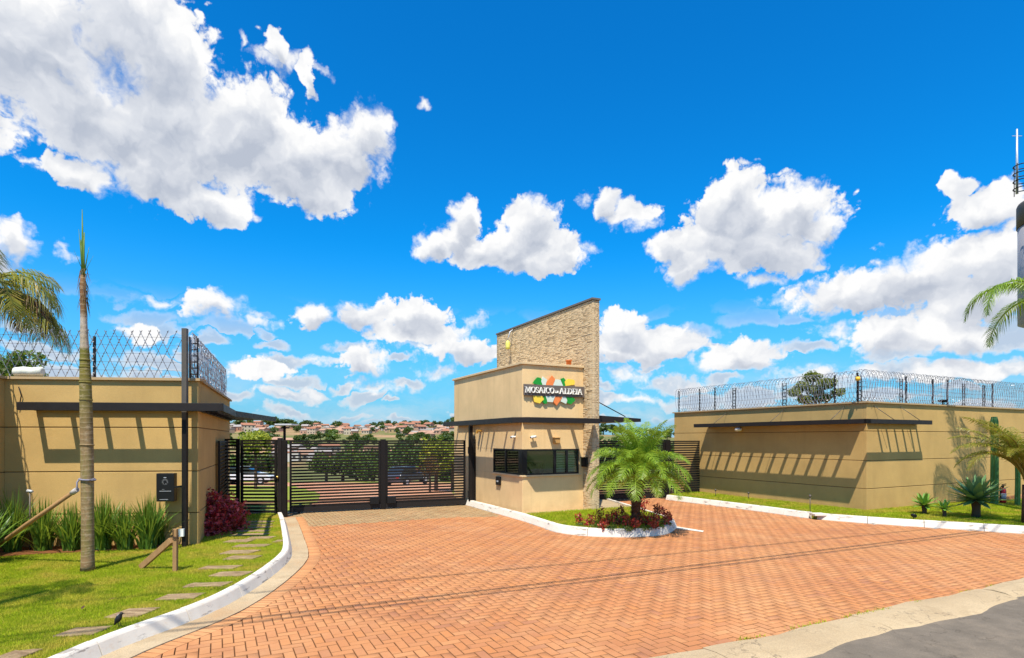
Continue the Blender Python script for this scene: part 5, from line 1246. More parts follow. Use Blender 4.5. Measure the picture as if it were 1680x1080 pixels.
# agaves
def agave(x, y, rpx, trunk, label, nl, s_seed):
    r = random.Random(s_seed); c = at(x, y, LAWN); R_ = rpx/F*c.y; root = thing('agave', c, label, 'agave', 'agaves on the right lawn')
    k = MB(); k.tube([c-Vector((0,0,.03)), c+Vector((0.01,0,trunk*0.5)), c+Vector((0,0,trunk+0.05))], [R_*0.13+0.01,R_*0.11+0.01,R_*0.15], 10); k.build('trunk', m_bark, root)
    L = MB(); 
    W_ = 0.17; prof = [(0.0,0.055),(0.2,0.085),(0.45,0.125),(0.7,0.095),(0.9,0.04),(1.0,0.0)]
    vs = []
    for (f, w) in prof: vs += [(f, -w, 0.035*(1-f)+0.02*0), (f, 0, -0.025*(1-f)-0.0), (f, w, 0.035*(1-f))]
    fs = []
    for i in range(len(prof)-1):
        a = i*3; fs += [(a,a+3,a+4,a+1),(a+1,a+4,a+5,a+2)]
    me = bpy.data.meshes.new('leaf'); me.from_pydata(vs, [], fs); me.materials.append(m_agave if rpx > 30 else m_agave_g)
    for p in me.polygons: p.use_smooth = True
    for i in range(nl):
        f = (i+0.5)/nl; pitch = math.radians(82-100*f**0.9); a = i*2.39996+r.uniform(-.15,.15)
        o = bpy.data.objects.new('leaf', me); COL.objects.link(o); o.parent = root; o.matrix_parent_inverse = Matrix.Translation(-root.location)
        sc = R_*r.uniform(0.88, 1.08)*(0.8+0.2*math.sin(PI*f))
        o.matrix_basis = Matrix.Translation(c+Vector((0,0,trunk+0.05))) @ Matrix.Rotation(a,4,'Z') @ Matrix.Rotation(-pitch,4,'Y') @ Matrix.Translation((R_*0.06,0,0)) @ Matrix.Scale(sc,4)
agave(1601, 849, 47, 0.36, 'largest agave on the right lawn, on a short trunk', 52, 1)
agave(1516, 843, 25, 0.16, 'small agave nearest the low building corner', 30, 2)
agave(1549, 848, 19, 0.14, 'smallest agave between the two other agaves', 24, 3)
# cacti columns by the wall
def cactus(x, y, topy, wpx, label):
    c = at(x, y, LAWN); h = (y-topy)/F*c.y; r = wpx/2/F*c.y; root = thing('column_cactus', c, label, 'cactus'); vs, fs = [], []; n = 36; rows = 18
    for i in range(rows+1):
        f = i/rows; rr_ = r*0.82*(0.97+0.03*math.sin(f*7))*(1 if f < 0.96 else 0.7)
        for j in range(n):
            a = 2*PI*j/n; q = rr_*(1.0+0.22*math.cos(a*6)); vs.append((c.x+q*math.cos(a)+0.015*math.sin(f*3), c.y+q*math.sin(a), c.z+h*f))
    for i in range(rows):
        for j in range(n): fs.append((i*n+j, i*n+(j+1)%n, (i+1)*n+(j+1)%n, (i+1)*n+j))
    fs.append(tuple(range(rows*n, rows*n+n))); k = MB(); k.add(vs, fs, 0, True); k.build('stem', simple('cactus_skin', (0.06,0.16,0.035), 0.6, var=0.3, scale=12), root)
    k = MB()
    for i in range(60):
        a = 2*PI*random.randrange(8)/8; z = random.uniform(0.1, h); p = Vector((c.x+r*1.2*math.cos(a), c.y+r*1.2*math.sin(a), c.z+z)); k.add([p, p+Vector((random.uniform(-.03,.03), random.uniform(-.03,.03), .01)), p+Vector((0,0,.006))], [(0,1,2)])
    k.build('spines', m_alu, root, fix=False, kind='stuff')
cactus(1631, 826, 684, 12, 'tall green column cactus in front of the sunlit wall'); cactus(1669, 829, 752, 8, 'shorter green column cactus beside the arching palm')
# palm at the right edge of the lawn
rp_ = Vector(at(1683, 858, LAWN)); rpal = thing('palm_tree', rp_, 'olive triangle palm with arching fronds at the right lawn edge', 'palm')
top = rp_+Vector((0.02,0,0.85)); k = MB(); k.tube([rp_-Vector((0,0,.05)), rp_+Vector((0,0,.4)), top], [0.085,0.07,0.08], 12); k.build('trunk', m_palmbark, rpal)
fo_ = [frond_mesh(m_palm_o, length=2.0, rise=1.30, droop=d_, n=56, leaf=0.36, seed=200+i, width=0.012, side_droop=0.45, start=0.28) for i, d_ in enumerate((2.2,1.7,1.2,2.5))]
for i, (a, v, sc) in enumerate(((3.05,1,0.9),(3.45,2,0.95),(2.7,3,0.9),(3.75,0,0.85),(3.9,2,0.9),(2.4,2,0.95),(4.5,1,0.9),(3.0,2,1.05),(3.25,3,0.95),(2.9,0,1.0),(3.6,1,1.0),(2.2,1,1.0),(4.2,3,0.95),(0.2,0,1.0),(1.2,1,1.0),(5.2,0,1.0),(3.2,2,1.0),(0.9,2,0.95),(4.9,2,1.0),(2.6,3,0.85))):
    put_frond(fo_[v], rpal, top, a, random.uniform(-.2,.2), random.uniform(-0.06,0.1), sc)
# tall queen palm just outside the right edge: one frond reaches into the picture
q0 = Vector((13.35, 14.4, LAWN)); qp = thing('palm_tree', q0, 'tall queen palm whose long green frond hangs in from the right', 'palm')
qt = q0+Vector((0.1,0,5.4)); k = MB(); k.tube([q0-Vector((0,0,.05)), q0+Vector((0.03,0,1.5)), q0+Vector((0.06,0,3.5)), qt], [0.15,0.12,0.11,0.12], 12); k.build('trunk', simple('grey_palm_bark', (0.22,0.18,0.13), 0.9, var=0.3, scale=12, bump=0.6), qp)
fq = [frond_mesh(m_palm, length=2.4, rise=r_, droop=d_, n=80, leaf=0.46, seed=300+i, width=0.016, side_droop=0.75, vee=0.3) for i, (r_, d_) in enumerate(((0.75,2.5),(1.1,1.9),(0.3,1.9)))]
for i, (a, v, pitch) in enumerate(((3.20,0,0.0),(2.2,0,0.1),(4.85,0,0.1),(0.0,0,0),(1.1,1,0),(5.3,1,0),(0.6,2,0),(5.8,2,0),(4.9,0,0),(1.6,2,0),(0.3,1,0))):
    put_frond(fq[v], qp, qt, a, random.uniform(-.15,.15), pitch, 1.0)

# slim palm with bare spear on the left lawn
tb = at(144, 935, LAWN); sp_ = thing('slim_palm', tb, 'slim palm trunk with a bare spear leaf, braced on the left lawn', 'palm')
M = Mat('ringed_trunk'); g_ = M.n('ShaderNodeNewGeometry'); sep = M.n('ShaderNodeSeparateXYZ'); M.c(sep.inputs[0], g_.outputs['Position'])
rp2 = M.n('ShaderNodeValToRGB'); M.c(rp2.inputs[0], M.step(sep.outputs[2], 0.1, 4.6)); el_ = rp2.color_ramp.elements
stops = [(0.0,(0.22,0.135,0.065,1)),(0.30,(0.30,0.20,0.10,1)),(0.44,(0.24,0.15,0.07,1)),(0.56,(0.17,0.14,0.035,1)),(0.62,(0.20,0.16,0.03,1)),(0.705,(0.14,0.13,0.02,1)),(0.715,(0.42,0.34,0.26,1)),(0.80,(0.46,0.38,0.31,1)),(0.83,(0.20,0.09,0.035,1)),(1.0,(0.16,0.075,0.03,1))]
while len(el_) < len(stops): el_.new(0.5)
for i, (p_, c_) in enumerate(stops): el_[i].position = p_; el_[i].color = c_
wob = M.math('ADD', sep.outputs[2], M.math('MULTIPLY', M.noise(g_.outputs['Position'], 5, 3), 0.05))
wvn = M.n('ShaderNodeTexWave', bands_direction='Z'); cmb = M.n('ShaderNodeCombineXYZ'); M.c(cmb.inputs[2], wob); M.c(wvn.inputs['Vector'], cmb.outputs[0]); wvn.inputs['Scale'].default_value = 4.1; wvn.inputs['Distortion'].default_value = 2.5; wvn.inputs['Detail'].default_value = 3
rings = M.step(wvn.outputs['Fac'], 0.86, 1.0)
blot = M.step(M.noise(M.map(g_.outputs['Position'], (9,9,3)), 1.6, 6, 0.7), 0.42, 0.66)
cc = M.mix(M.math('MULTIPLY', blot, 0.55), rp2.outputs[0], (0.10, 0.085, 0.03, 1)); moss = M.step(M.noise(M.map(g_.outputs['Position'], (6,6,1.2)), 1.3, 6, 0.7), 0.50, 0.62, 0, 0.55); cc = M.mix(moss, cc, (0.17, 0.16, 0.035, 1)); pale = M.step(M.noise(M.map(g_.outputs['Position'], (8,8,14)), 1.1, 5, 0.7), 0.55, 0.68, 0, 0.5); cc = M.mix(pale, cc, (0.46, 0.36, 0.24, 1))
cc = M.mix(M.math('MULTIPLY', rings, 0.38), cc, (0.42, 0.33, 0.20, 1))
M.set(cc, 0.8, M.bump(M.noise(g_.outputs['Position'], 40, 4), 0.4, 0.008, M.bump(wvn.outputs['Fac'], 0.16, 0.008)), 0, 0.25); m_ring = M.m
prof = [(935,11.0),(925,9.7),(900,9.2),(850,9.0),(800,9.2),(750,9.4),(700,9.2),(660,8.8),(622,8.3),(590,7.2),(570,6.4),(550,5.6),(520,4.6),(495,4.4),(470,4.0),(452,2.8)]
pts = []; rr_ = []
for i, (y, hw) in enumerate(prof):
    f = (935-y)/(935-452); pts.append((tb.x+(-0.065*f), tb.y+0.02*math.sin(f*4), H-(y-CY)/F*tb.y if y != 935 else LAWN-0.02)); rr_.append(hw/F*tb.y)
k = MB(); k.tube(pts, rr_, 18); k.build('trunk', m_ring, sp_)
for zc_ in (1.9, 2.55, 2.8, 3.02, 3.12):
    i = min(range(len(pts)), key=lambda i: abs(pts[i][2]-zc_)); c = Vector(pts[i]); k = MB(); k.tube([Vector((c.x,c.y,zc_)), Vector((c.x,c.y,zc_+0.02))], rr_[i]+0.006, 18); k.build('leaf_scar', m_ring, sp_)
k = MB()
for i in range(70):
    a = random.uniform(0, 2*PI); z = random.uniform(3.95, 4.45); b0 = Vector((pts[-3][0]+0.04*math.cos(a), tb.y+0.04*math.sin(a), z)); e_v = b0+Vector((math.cos(a)*random.uniform(.02,.07), math.sin(a)*.05, random.uniform(-0.35, 0.05))); tg = Vector((0.004,0.002,0))
    k.add([b0-tg, b0+tg, e_v], [(0,1,2)])
k.build('fibre', m_palm_d, sp_, fix=False)
spx = pts[-1][0]; zt = H+(CY-345)/F*tb.y
k = MB()
for (dx, z0, z1, w0, w1) in ((0.0,4.25,zt,0.030,0.004),(-0.05,4.3,5.0,0.016,0.002),(0.10,4.3,4.75,0.014,0.002),(0.03,4.25,4.95,0.024,0.006),(-0.02,4.25,4.85,0.022,0.006),(-0.12,4.4,4.7,0.006,0.001),(0.16,4.35,4.62,0.006,0.001)):
    k.tube([(spx,tb.y,z0),(spx+dx*0.5,tb.y-0.01,(z0+z1)/2),(spx+dx,tb.y-0.02,z1)], [w0,(w0+w1)*0.42,w1], 6)
k.build('spear_leaf', m_blade, sp_)
# tie + brace poles
bt_ = Vector((tb.x-0.015, tb.y-0.03, H-(803-CY)/F*tb.y)); be = at(-30, 915, LAWN)
br = thing('brace_pole', be, 'long bare wooden pole propping the slim palm trunk', 'pole')
k = MB(); tip = bt_+Vector((-0.09,-0.04,0)); k.tube([be, be.lerp(tip,0.5)+Vector((0,0,.015)), tip], [0.036,0.033,0.028], 10); k.build('shaft', m_wood, br)
k = MB(); d = (tip-be).normalized(); k.tube([tip-d*0.12, tip-d*0.06, tip+d*0.01], [0.034,0.037,0.034], 10); k.build('cloth_wrap', simple('grey_cloth', (0.42,0.38,0.36), 0.9), br)
zt_ = H-(787-CY)/F*tb.y; k = MB()
pts_ = [Vector((tb.x-0.02+0.095*math.cos(a), tb.y+0.02+0.095*math.sin(a), zt_-0.01*math.cos(a))) for a in [i*2*PI/16 for i in range(17)]]
k.tube(pts_, 0.014, 6); k.tube([pts_[9], pts_[9]+Vector((-0.02,-0.02,-.05)), tip+Vector((0.02,-0.02,0.0))], 0.012, 6); k.tube([pts_[14], pts_[14]+Vector((0.10,-0.02,0.03))], 0.006, 5)
tag(k.build('tie_strap', simple('grey_strap', (0.20,0.19,0.24), 0.8)), 'grey strap tied around the slim palm trunk', 'strap')
# stake and plank
s0 = at(287.5, 936, LAWN); st_ = thing('stake', s0, 'short upright wooden stake with a wire tie on the lawn', 'stake')
k = MB(); k.box(s0.x-0.030, s0.x+0.028, s0.y-0.02, s0.y+0.03, LAWN-0.05, H-(868-CY)/F*s0.y); k.build('post', m_wood, st_, bevel=0.004)
k = MB(); zz = H-(880-CY)/F*s0.y
for q in range(3): k.tube([Vector((s0.x+0.040*math.cos(a), s0.y+0.005+0.036*math.sin(a), zz-0.02*q+0.01*math.sin(a*2))) for a in [i*2*PI/10 for i in range(11)]], 0.004, 5)
k.tube([(s0.x-0.02,s0.y-0.03,zz),(s0.x-0.015,s0.y-0.035,zz+0.12)], 0.004, 5); k.build('wire_tie', m_palm_d, st_)
k = MB(); a_ = at(231, 931, LAWN); c_ = Vector((s0.x-0.045, s0.y-0.02, H-(886-CY)/F*s0.y)); k.beam(a_, c_, 0.045, 0.085)
tag(k.build('plank', m_wood, bevel=0.004), 'flat wooden plank leaning against the upright stake', 'plank')
# bird
bp = at(196, 1026, LAWN+0.015); bd = thing('bird', bp, 'small black bird standing on the lawn by a stepping stone', 'bird')
k = MB(); s_ = 0.0125
def bq(x, z): return Vector((bp.x+x, bp.y, bp.z+z))
k.tube([bq(-0.050,0.004), bq(-0.038,0.026), bq(-0.020,0.052), bq(-0.006,0.075), bq(0.006,0.095), bq(0.014,0.109), bq(0.022,0.120), bq(0.032,0.122)], [0.006,0.014,0.028,0.029,0.020,0.014,0.016,0.007], 12)
k.build('body', simple('black_feather', (0.012,0.012,0.016), 0.5), bd)
k = MB(); k.tube([bq(0.036,0.121), bq(0.054,0.116)], [0.005,0.001], 6); k.build('beak', m_black, bd)
k = MB(); k.tube([bq(-0.020,0.088), bq(-0.002,0.108)], [0.013,0.010], 8); k.build('neck_patch', simple('grey_feather', (0.28,0.26,0.26), 0.6), bd)
for dx in (-0.006, 0.006):
    k = MB(); k.tube([bq(dx-0.004,0.032)+Vector((0,dx,0)), bq(dx,0.0)+Vector((0,dx,0)), bq(dx+0.016,-0.004)+Vector((0,dx,0))], 0.0025, 5); k.build('leg', m_black, bd)
for (x, y, a, lab) in ((184, 984, 0.6, 'curled brown fallen leaf on the lawn above the bird'), (136, 998, 2.0, 'small dark fallen leaf in the middle of the lawn'), (170, 920, 0.2, 'dry fallen leaf on the lawn right of the slim palm')):
    c = at(x, y, LAWN+0.02); k = MB(); d = Vector((math.cos(a), math.sin(a), 0)); n_ = Vector((-d.y, d.x, 0))
    k.add([c-d*0.05, c+n_*0.018+Vector((0,0,.012)), c+d*0.05+Vector((0,0,.02)), c-n_*0.018+Vector((0,0,.012))], [(0,1,2),(0,2,3)]); tag(k.build('fallen_leaf', m_palm_d, fix=False), lab, 'leaf', 'fallen leaves on the lawn')
# off-frame palm over the left edge
lp0 = Vector((-12.5, 13.4, LAWN)); lpm = thing('palm_tree', lp0, 'palm with drooping olive and brown fronds at the left picture edge', 'palm')
lt = Vector((-12.4, 13.5, 5.45)); k = MB(); k.tube([lp0-Vector((0,0,.05)), lp0+Vector((0,0,3)), lt], [0.18,0.15,0.15], 12); k.build('trunk', m_palmbark, lpm)
fl_ = [frond_mesh(m_palm_o, length=1.35, rise=r_, droop=d_, n=54, leaf=0.42, seed=400+i, width=0.012, side_droop=0.85, vee=0.2) for i, (r_, d_) in enumerate(((0.75,2.4),(0.35,2.1),(1.0,1.8),(0.0,1.5)))]
fd_ = frond_mesh(m_palm_d, length=1.25, rise=0.25, droop=2.3, n=50, leaf=0.36, seed=440, width=0.014, side_droop=0.7, vee=0.1)
for i, (a, me) in enumerate(((0.05,0),(0.5,1),(-0.5,1),(0.9,0),(-1.0,0),(1.6,1),(2.4,0),(3.2,1),(4.0,0),(4.9,1),(0.25,3),(-0.25,3),(0.7,3),(-0.8,2),(1.2,2))):
    put_frond(fl_[me], lpm, lt, a, random.uniform(-.2,.2), random.uniform(-.1,.1), random.uniform(1.45,1.7))
put_frond(fd_, lpm, lt+Vector((0.1,0,-0.02)), 0.10, 0, 0, 1.65); put_frond(fd_, lpm, lt, -0.35, 0.1, 0, 1.6); put_frond(fd_, lpm, lt, 0.55, 0.1, 0, 1.5)
# young tree out of frame on the left whose shadow crosses the lawn
ot = Vector((-6.15, 5.45, LAWN)); oto = thing('young_palm', ot, 'young palm standing left of the picture edge, shading the lawn', 'palm')
k = MB(); k.tube([ot, ot+Vector((0.02,0,1.8)), ot+Vector((0.05,0,3.3))], [0.08,0.07,0.06], 10); k.build('trunk', m_palmbark, oto)
for i in range(7): put_frond(fl_[i % 2], oto, ot+Vector((0.05,0,3.3)), i*0.9, 0, 0.1, 0.55)

# fire extinguisher and low brick edging by the wall
fx = at(1645.5, 826, LAWN); ex = thing('fire_extinguisher', fx, 'red fire extinguisher standing by the sunlit wall', 'extinguisher')
hx = 32/F*fx.y; k = MB(); k.lathe([(0.075,0.02),(0.078,0.05),(0.078,hx*0.66),(0.06,hx*0.75),(0.025,hx*0.80),(0.025,hx*0.84)], tuple(fx), 18); k.build('cylinder', m_extred, ex)
k = MB(); k.lathe([(0.0795,hx*0.22),(0.0795,hx*0.52)], tuple(fx), 18); k.build('label_band', simple('pale_print', (0.45,0.40,0.45), 0.5), ex)
k = MB(); k.lathe([(0.03,hx*0.84),(0.03,hx*0.92)], tuple(fx), 10); k.beam(fx+Vector((-0.03,0,hx*0.96)), fx+Vector((0.09,0,hx*1.0)), 0.02, 0.02); k.beam(fx+Vector((-0.03,0,hx*0.91)), fx+Vector((0.08,0,hx*0.93)), 0.02, 0.02); k.build('valve', m_black, ex)
k = MB(); k.tube([fx+Vector((-0.03,0,hx*0.9)), fx+Vector((-0.10,-0.02,hx*0.8)), fx+Vector((-0.10,-0.03,hx*0.5)), fx+Vector((-0.09,-0.03,hx*0.3))], 0.012, 6); k.build('hose', m_black, ex)
eg = thing('brick_edging', rf(6.3, -0.3, LAWN), 'low orange brick edging at the foot of the sunlit wall', 'edging')
for i in range(12):
    k = MB(); c = rf(5.75+i*0.215, -0.35, LAWN); k.obox(v2(c), E1, 0, 0.205, -0.05, 0.05, LAWN-0.02, LAWN+0.10+random.uniform(-.006,.006)); k.build('brick', m_soldier, eg, bevel=0.004)
# lawn fittings on the right
for (x, y, ty, lab, ball) in ((1174,814,806,'short metal garden tap on the lawn strip near the exit gate',1),(1329,841,816,'thin garden riser with a round head near the kerb drain',1),(1228,818,811,'tiny brown peg on the lawn strip below the shaded wall',0)):
    c = at(x, y, LAWN); h = (y-ty)/F*c.y; r = thing('garden_riser', c, lab, 'garden fitting'); k = MB(); k.tube([c-Vector((0,0,.02)), c+Vector((0,0,h))], 0.010, 6); k.build('stem', m_pole, r)
    k = MB(); k.lathe([(0.015,h),(0.032,h+0.02),(0.03,h+0.055),(0.01,h+0.07)], tuple(c), 8); k.build('head', m_pole, r)
c = at(1343, 843, LAWN+0.02); k = MB(); k.box(c.x-0.16, c.x+0.14, c.y-0.14, c.y+0.14, LAWN-0.02, LAWN+0.03); tag(k.build('inspection_cover', m_kerb, bevel=0.005), 'pale square inspection cover on the lawn by the drain', 'cover')
c = at(1499, 851.5, LAWN); sl_ = thing('garden_spotlight', c, 'small dark garden spotlight behind the right kerb', 'spotlight')
k = MB(); k.tube([c, c+Vector((0,0,0.04))], 0.012, 6); k.build('spike', m_black, sl_); k = MB(); k.tube([c+Vector((0.0,-0.05,0.075)), c+Vector((0,0.05,0.085))], [0.045,0.04], 12); k.build('head', m_black, sl_)
c = put(LC2, UL, -2.55, 0.35, LAWN); tp_ = thing('garden_tap', c, 'thin pale garden tap riser against the left wall', 'tap'); k = MB(); k.tube([c, c+Vector((0,0,0.98))], 0.012, 6); k.build('riser', m_pole, tp_); k = MB(); k.tube([c+Vector((-0.04,0,1.0)), c+Vector((0.05,0,0.99))], [0.03,0.02], 8); k.build('head', m_alu, tp_)

# ------------------------------------------------------------------ water tower behind the right edge
Yt = 44.0; tx = (1741-CX)/F*Yt; tR = 56/F*Yt
wtw = thing('water_tower', (tx, Yt, 0), 'grey water tower with a railed ladder top at the right edge', 'tower')
cgx = (1678-CX)/F*(Yt-tR*0.6); ztop = H+(CY-326)/F*Yt; zb = H+(CY-365)/F*Yt; zbot = H+(CY-528)/F*Yt
k = MB(); k.lathe([(tR*0.35,zbot-0.7),(tR*0.97,zbot),(tR*0.97,zb)], (tx,Yt,0), 40); k.build('tank', simple('grey_tank', (0.30,0.29,0.31), 0.5, var=0.1, scale=0.6), wtw)
k = MB(); k.lathe([(tR,zb+0.01),(tR,ztop-0.2),(tR*0.97,ztop)], (tx,Yt,0), 40); k.build('top_band', simple('brown_band', (0.10,0.085,0.07), 0.6), wtw)
k = MB(); k.lathe([(tR*0.38,-1),(tR*0.35,zbot-0.7)], (tx,Yt,0), 24); k.build('column', simple('grey_column', (0.30,0.29,0.31), 0.6), wtw)
for i in range(4):
    k = MB(); zz = ztop+0.1+i*0.55; k.tube([Vector((cgx+0.55*math.cos(a), Yt-tR*0.6+0.55*math.sin(a), zz)) for a in [j*2*PI/16 for j in range(17)]], 0.035, 6); k.build('cage_hoop', m_steel, wtw)
for a in (0.3, 1.9, 3.4, 5.0):
    k = MB(); k.tube([(cgx+0.55*math.cos(a), Yt-tR*0.6+0.55*math.sin(a), zz_) for zz_ in (ztop-0.3, ztop+1.9)], 0.03, 6); k.build('cage_bar', m_steel, wtw)
mxx = (1668.5-CX)/F*(Yt-tR*0.6); zm = H+(CY-212)/F*(Yt-tR*0.6)
k = MB(); k.tube([(mxx,Yt-tR*0.6,ztop-0.3),(mxx,Yt-tR*0.6,zm)], [0.09,0.05], 8); k.beam((mxx-0.35,Yt-tR*0.6,zm-0.5),(mxx+0.35,Yt-tR*0.6,zm-0.5),0.03,0.03); k.build('antenna_mast', m_alu, wtw)

# ------------------------------------------------------------------ overhead cables (out of frame, their shadows cross the paving)
def cable(px0, py0, px1, py1, z, r, label):
    a, c = at(px0, py0), at(px1, py1); sh = Vector((-0.10*z, -0.52*z, z)); d = (c-a).normalized(); A_, B_ = a-d*14+sh, c+d*14+sh
    k = MB(); k.tube([A_.lerp(B_, i/24)-Vector((0,0,0.35*4*(i/24)*(1-i/24)-0.25)) for i in range(25)], r, 6); tag(k.build('power_cable', m_black), label, 'cable', 'power cables above the street')
cable(420, 1012, 1590, 873, 9.0, 0.024, 'upper power cable strung along the street above the picture')
cable(420, 1019, 1590, 877, 9.0, 0.020, 'lower power cable strung along the street above the picture')
cable(640, 952, 1480, 872, 10.5, 0.020, 'far power cable strung along the street above the picture')

# ------------------------------------------------------------------ beyond the gates: trees, cars, town
def tree_mesh(n, rad, size, mat, squash=0.85, ncl=14, seed=1, shell=0.5):
    r = np.random.default_rng(seed); d = r.normal(size=(ncl, 3)); d /= np.linalg.norm(d, axis=1)[:,None]
    cs_ = d*rad*(0.35+0.35*r.random(ncl))[:,None]*np.array([1,1,squash]); V, Q = leaf_cloud(n, clumps(cs_, rad*(0.32+0.22*r.random(ncl)), 0.8, shell), size, 0.2, 0.6)
    me = bpy.data.meshes.new('crown'); me.from_pydata([tuple(v) for v in V], [], [tuple(int(i) for i in q) for q in Q]); me.materials.append(mat); return me
def trunk_mesh(h, r):
    k = MB(); k.tube([(0,0,-0.3),(0.02*h,0,h*0.5),(0,0,h)], [r*1.3,r,r*0.6], 8)
    for a in (0.4, 2.3, 4.1): k.tube([(0,0,h*0.7),(math.cos(a)*h*0.22,math.sin(a)*h*0.22,h*1.05)], [r*0.5,r*0.2], 5)
    me = bpy.data.meshes.new('trunk'); me.from_pydata(k.v, [], k.f); me.materials.append(m_bark); return me
def tree(name, loc, crown, trunk, scale, ch, label, group=None, category='tree'):
    t = thing(name, loc, label, category, group)
    for nm, me, dz in (('trunk', trunk, 0), ('crown', crown, ch)):
        o = bpy.data.objects.new(nm, me); COL.objects.link(o); o.parent = t; o.location = (0, 0, dz*scale); o.scale = (scale,)*3; o.rotation_euler = (0, 0, random.uniform(0, 6))
    return t
cm_d = [tree_mesh(1500, 1.0, 0.085, m_leaf_d, seed=i) for i in range(3)]; cm_m = [tree_mesh(1500, 1.0, 0.085, m_leaf_m, seed=10+i) for i in range(3)]
cm_y = [tree_mesh(1300, 1.0, 0.08, m_leaf_y, seed=20+i) for i in range(2)]; cm_r = [tree_mesh(900, 1.0, 0.07, m_leaf_r, seed=30)]
tk = trunk_mesh(1.2, 0.09)
def place(px, y_top, Y, rad, kind, label, group=None, name='tree', cat='tree'):
    zt = H+(CY-y_top)/F*Y; x = (px-CX)/F*Y; g = terr(x, Y); sc = rad; zc = zt-rad*0.95
    mesh = {'d': cm_d, 'm': cm_m, 'y': cm_y, 'r': cm_r}[kind]
    t = thing(name, (x, Y, g), label, cat, group)
    o = bpy.data.objects.new('crown', random.choice(mesh)); COL.objects.link(o); o.parent = t; o.location = (0,0,zc-g); o.scale = (rad, rad, rad); o.rotation_euler = (0,0,random.uniform(0,6))
    hgt = max(0.3, zc-g); o = bpy.data.objects.new('trunk', tk); COL.objects.link(o); o.parent = t; o.scale = (rad*0.9, rad*0.9, hgt/1.2)
place(419, 698, 34, 1.0, 'y', 'bright yellow green tree above the pedestrian gate')
place(30, 560, 22, 1.05, 'm', 'leafy tree behind the razor wire at the left edge'); place(-30, 575, 24, 1.4, 'm', 'leafy tree cut by the left picture edge behind the wire')
place(715, 708, 30, 1.15, 'y', 'bright lime shrub tree left of the guard booth', cat='tree'); place(742, 716, 31, 1.0, 'y', 'lime shrub tree touching the guard booth edge')
place(705, 746, 27, 0.62, 'r', 'rusty reddish shrub behind the right gate leaf', cat='shrub', name='shrub')
ROW = ((535,733,66,2.0,'m'),(562,730,68,2.3,'d'),(585,728,66,2.3,'m'),(612,726,70,2.6,'d'),(640,727,66,2.5,'m'),(665,723,68,2.6,'d'),(690,722,64,2.5,'m'),(728,722,62,2.6,'m'),(600,744,63,1.7,'m'),(655,745,62,1.6,'d'),(400,737,66,1.9,'m'),(430,739,68,1.9,'d'),(376,730,66,2.2,'m'))
for i, (px, yt, Y, r, kd) in enumerate(ROW):
    place(px, yt, Y, r, kd, ('mid green' if kd == 'm' else 'dark green')+' leafy tree, '+nth(px, [q[0] for q in ROW])+' from the left behind the slatted gates', 'trees inside the compound')
ROW2 = ((1000,712,60,2.2),(1030,714,64,2.3),(1062,712,58,2.2),(1092,710,66,2.6),(1120,712,70,2.6),(975,712,62,2.2))
for i, (px, yt, Y, r) in enumerate(ROW2):
    place(px, yt, Y, r, 'm' if i % 2 else 'd', 'green tree beyond the exit gate, '+nth(px, [q[0] for q in ROW2])+' from the left', 'trees beyond the exit gate')
# umbrella-crowned tree behind the low building
tY = 46.0; tX = (1338-CX)/F*tY; tg_ = terr(tX, tY); tt_ = thing('pine_tree', (tX, tY, tg_), 'dark layered pine tree rising behind the razor wire', 'tree')
cl_ = [(1338,618,22),(1322,632,18),(1350,630,22),(1302,645,14),(1372,645,16),(1328,655,20),(1350,652,20),(1384,640,8),(1312,640,16),(1340,640,20)]
cs_ = [((x-CX)/F*tY, tY+random.uniform(-.6,.6), H+(CY-y)/F*tY) for x, y, r in cl_]
Vv, Q = leaf_cloud(5200, clumps(cs_, [r*0.66/F*tY for x, y, r in cl_], 0.62, 0.3), 0.10, 0.3, 0.5); np_mesh('crown', Vv, Q, 4, leafy('pine_needles', [(0.08,0.10,0.012,1),(0.14,0.16,0.022,1),(0.22,0.22,0.04,1)], 0.6, 0.3), tt_)
k = MB(); b0 = Vector((tX, tY, tg_-0.2)); k.tube([b0, Vector((tX+0.1,tY,4)), Vector(cs_[0])], [0.22,0.16,0.06], 8)
for c in cs_[1:]: k.tube([Vector((tX+0.08,tY,4.0)), (Vector(c)+Vector((tX,tY,4.3)))/2, Vector(c)], [0.07,0.05,0.02], 5)
k.build('trunk', m_bark, tt_)
place(1246, 664, 48, 0.9, 'm', 'low green treetop just above the low building roof'); 
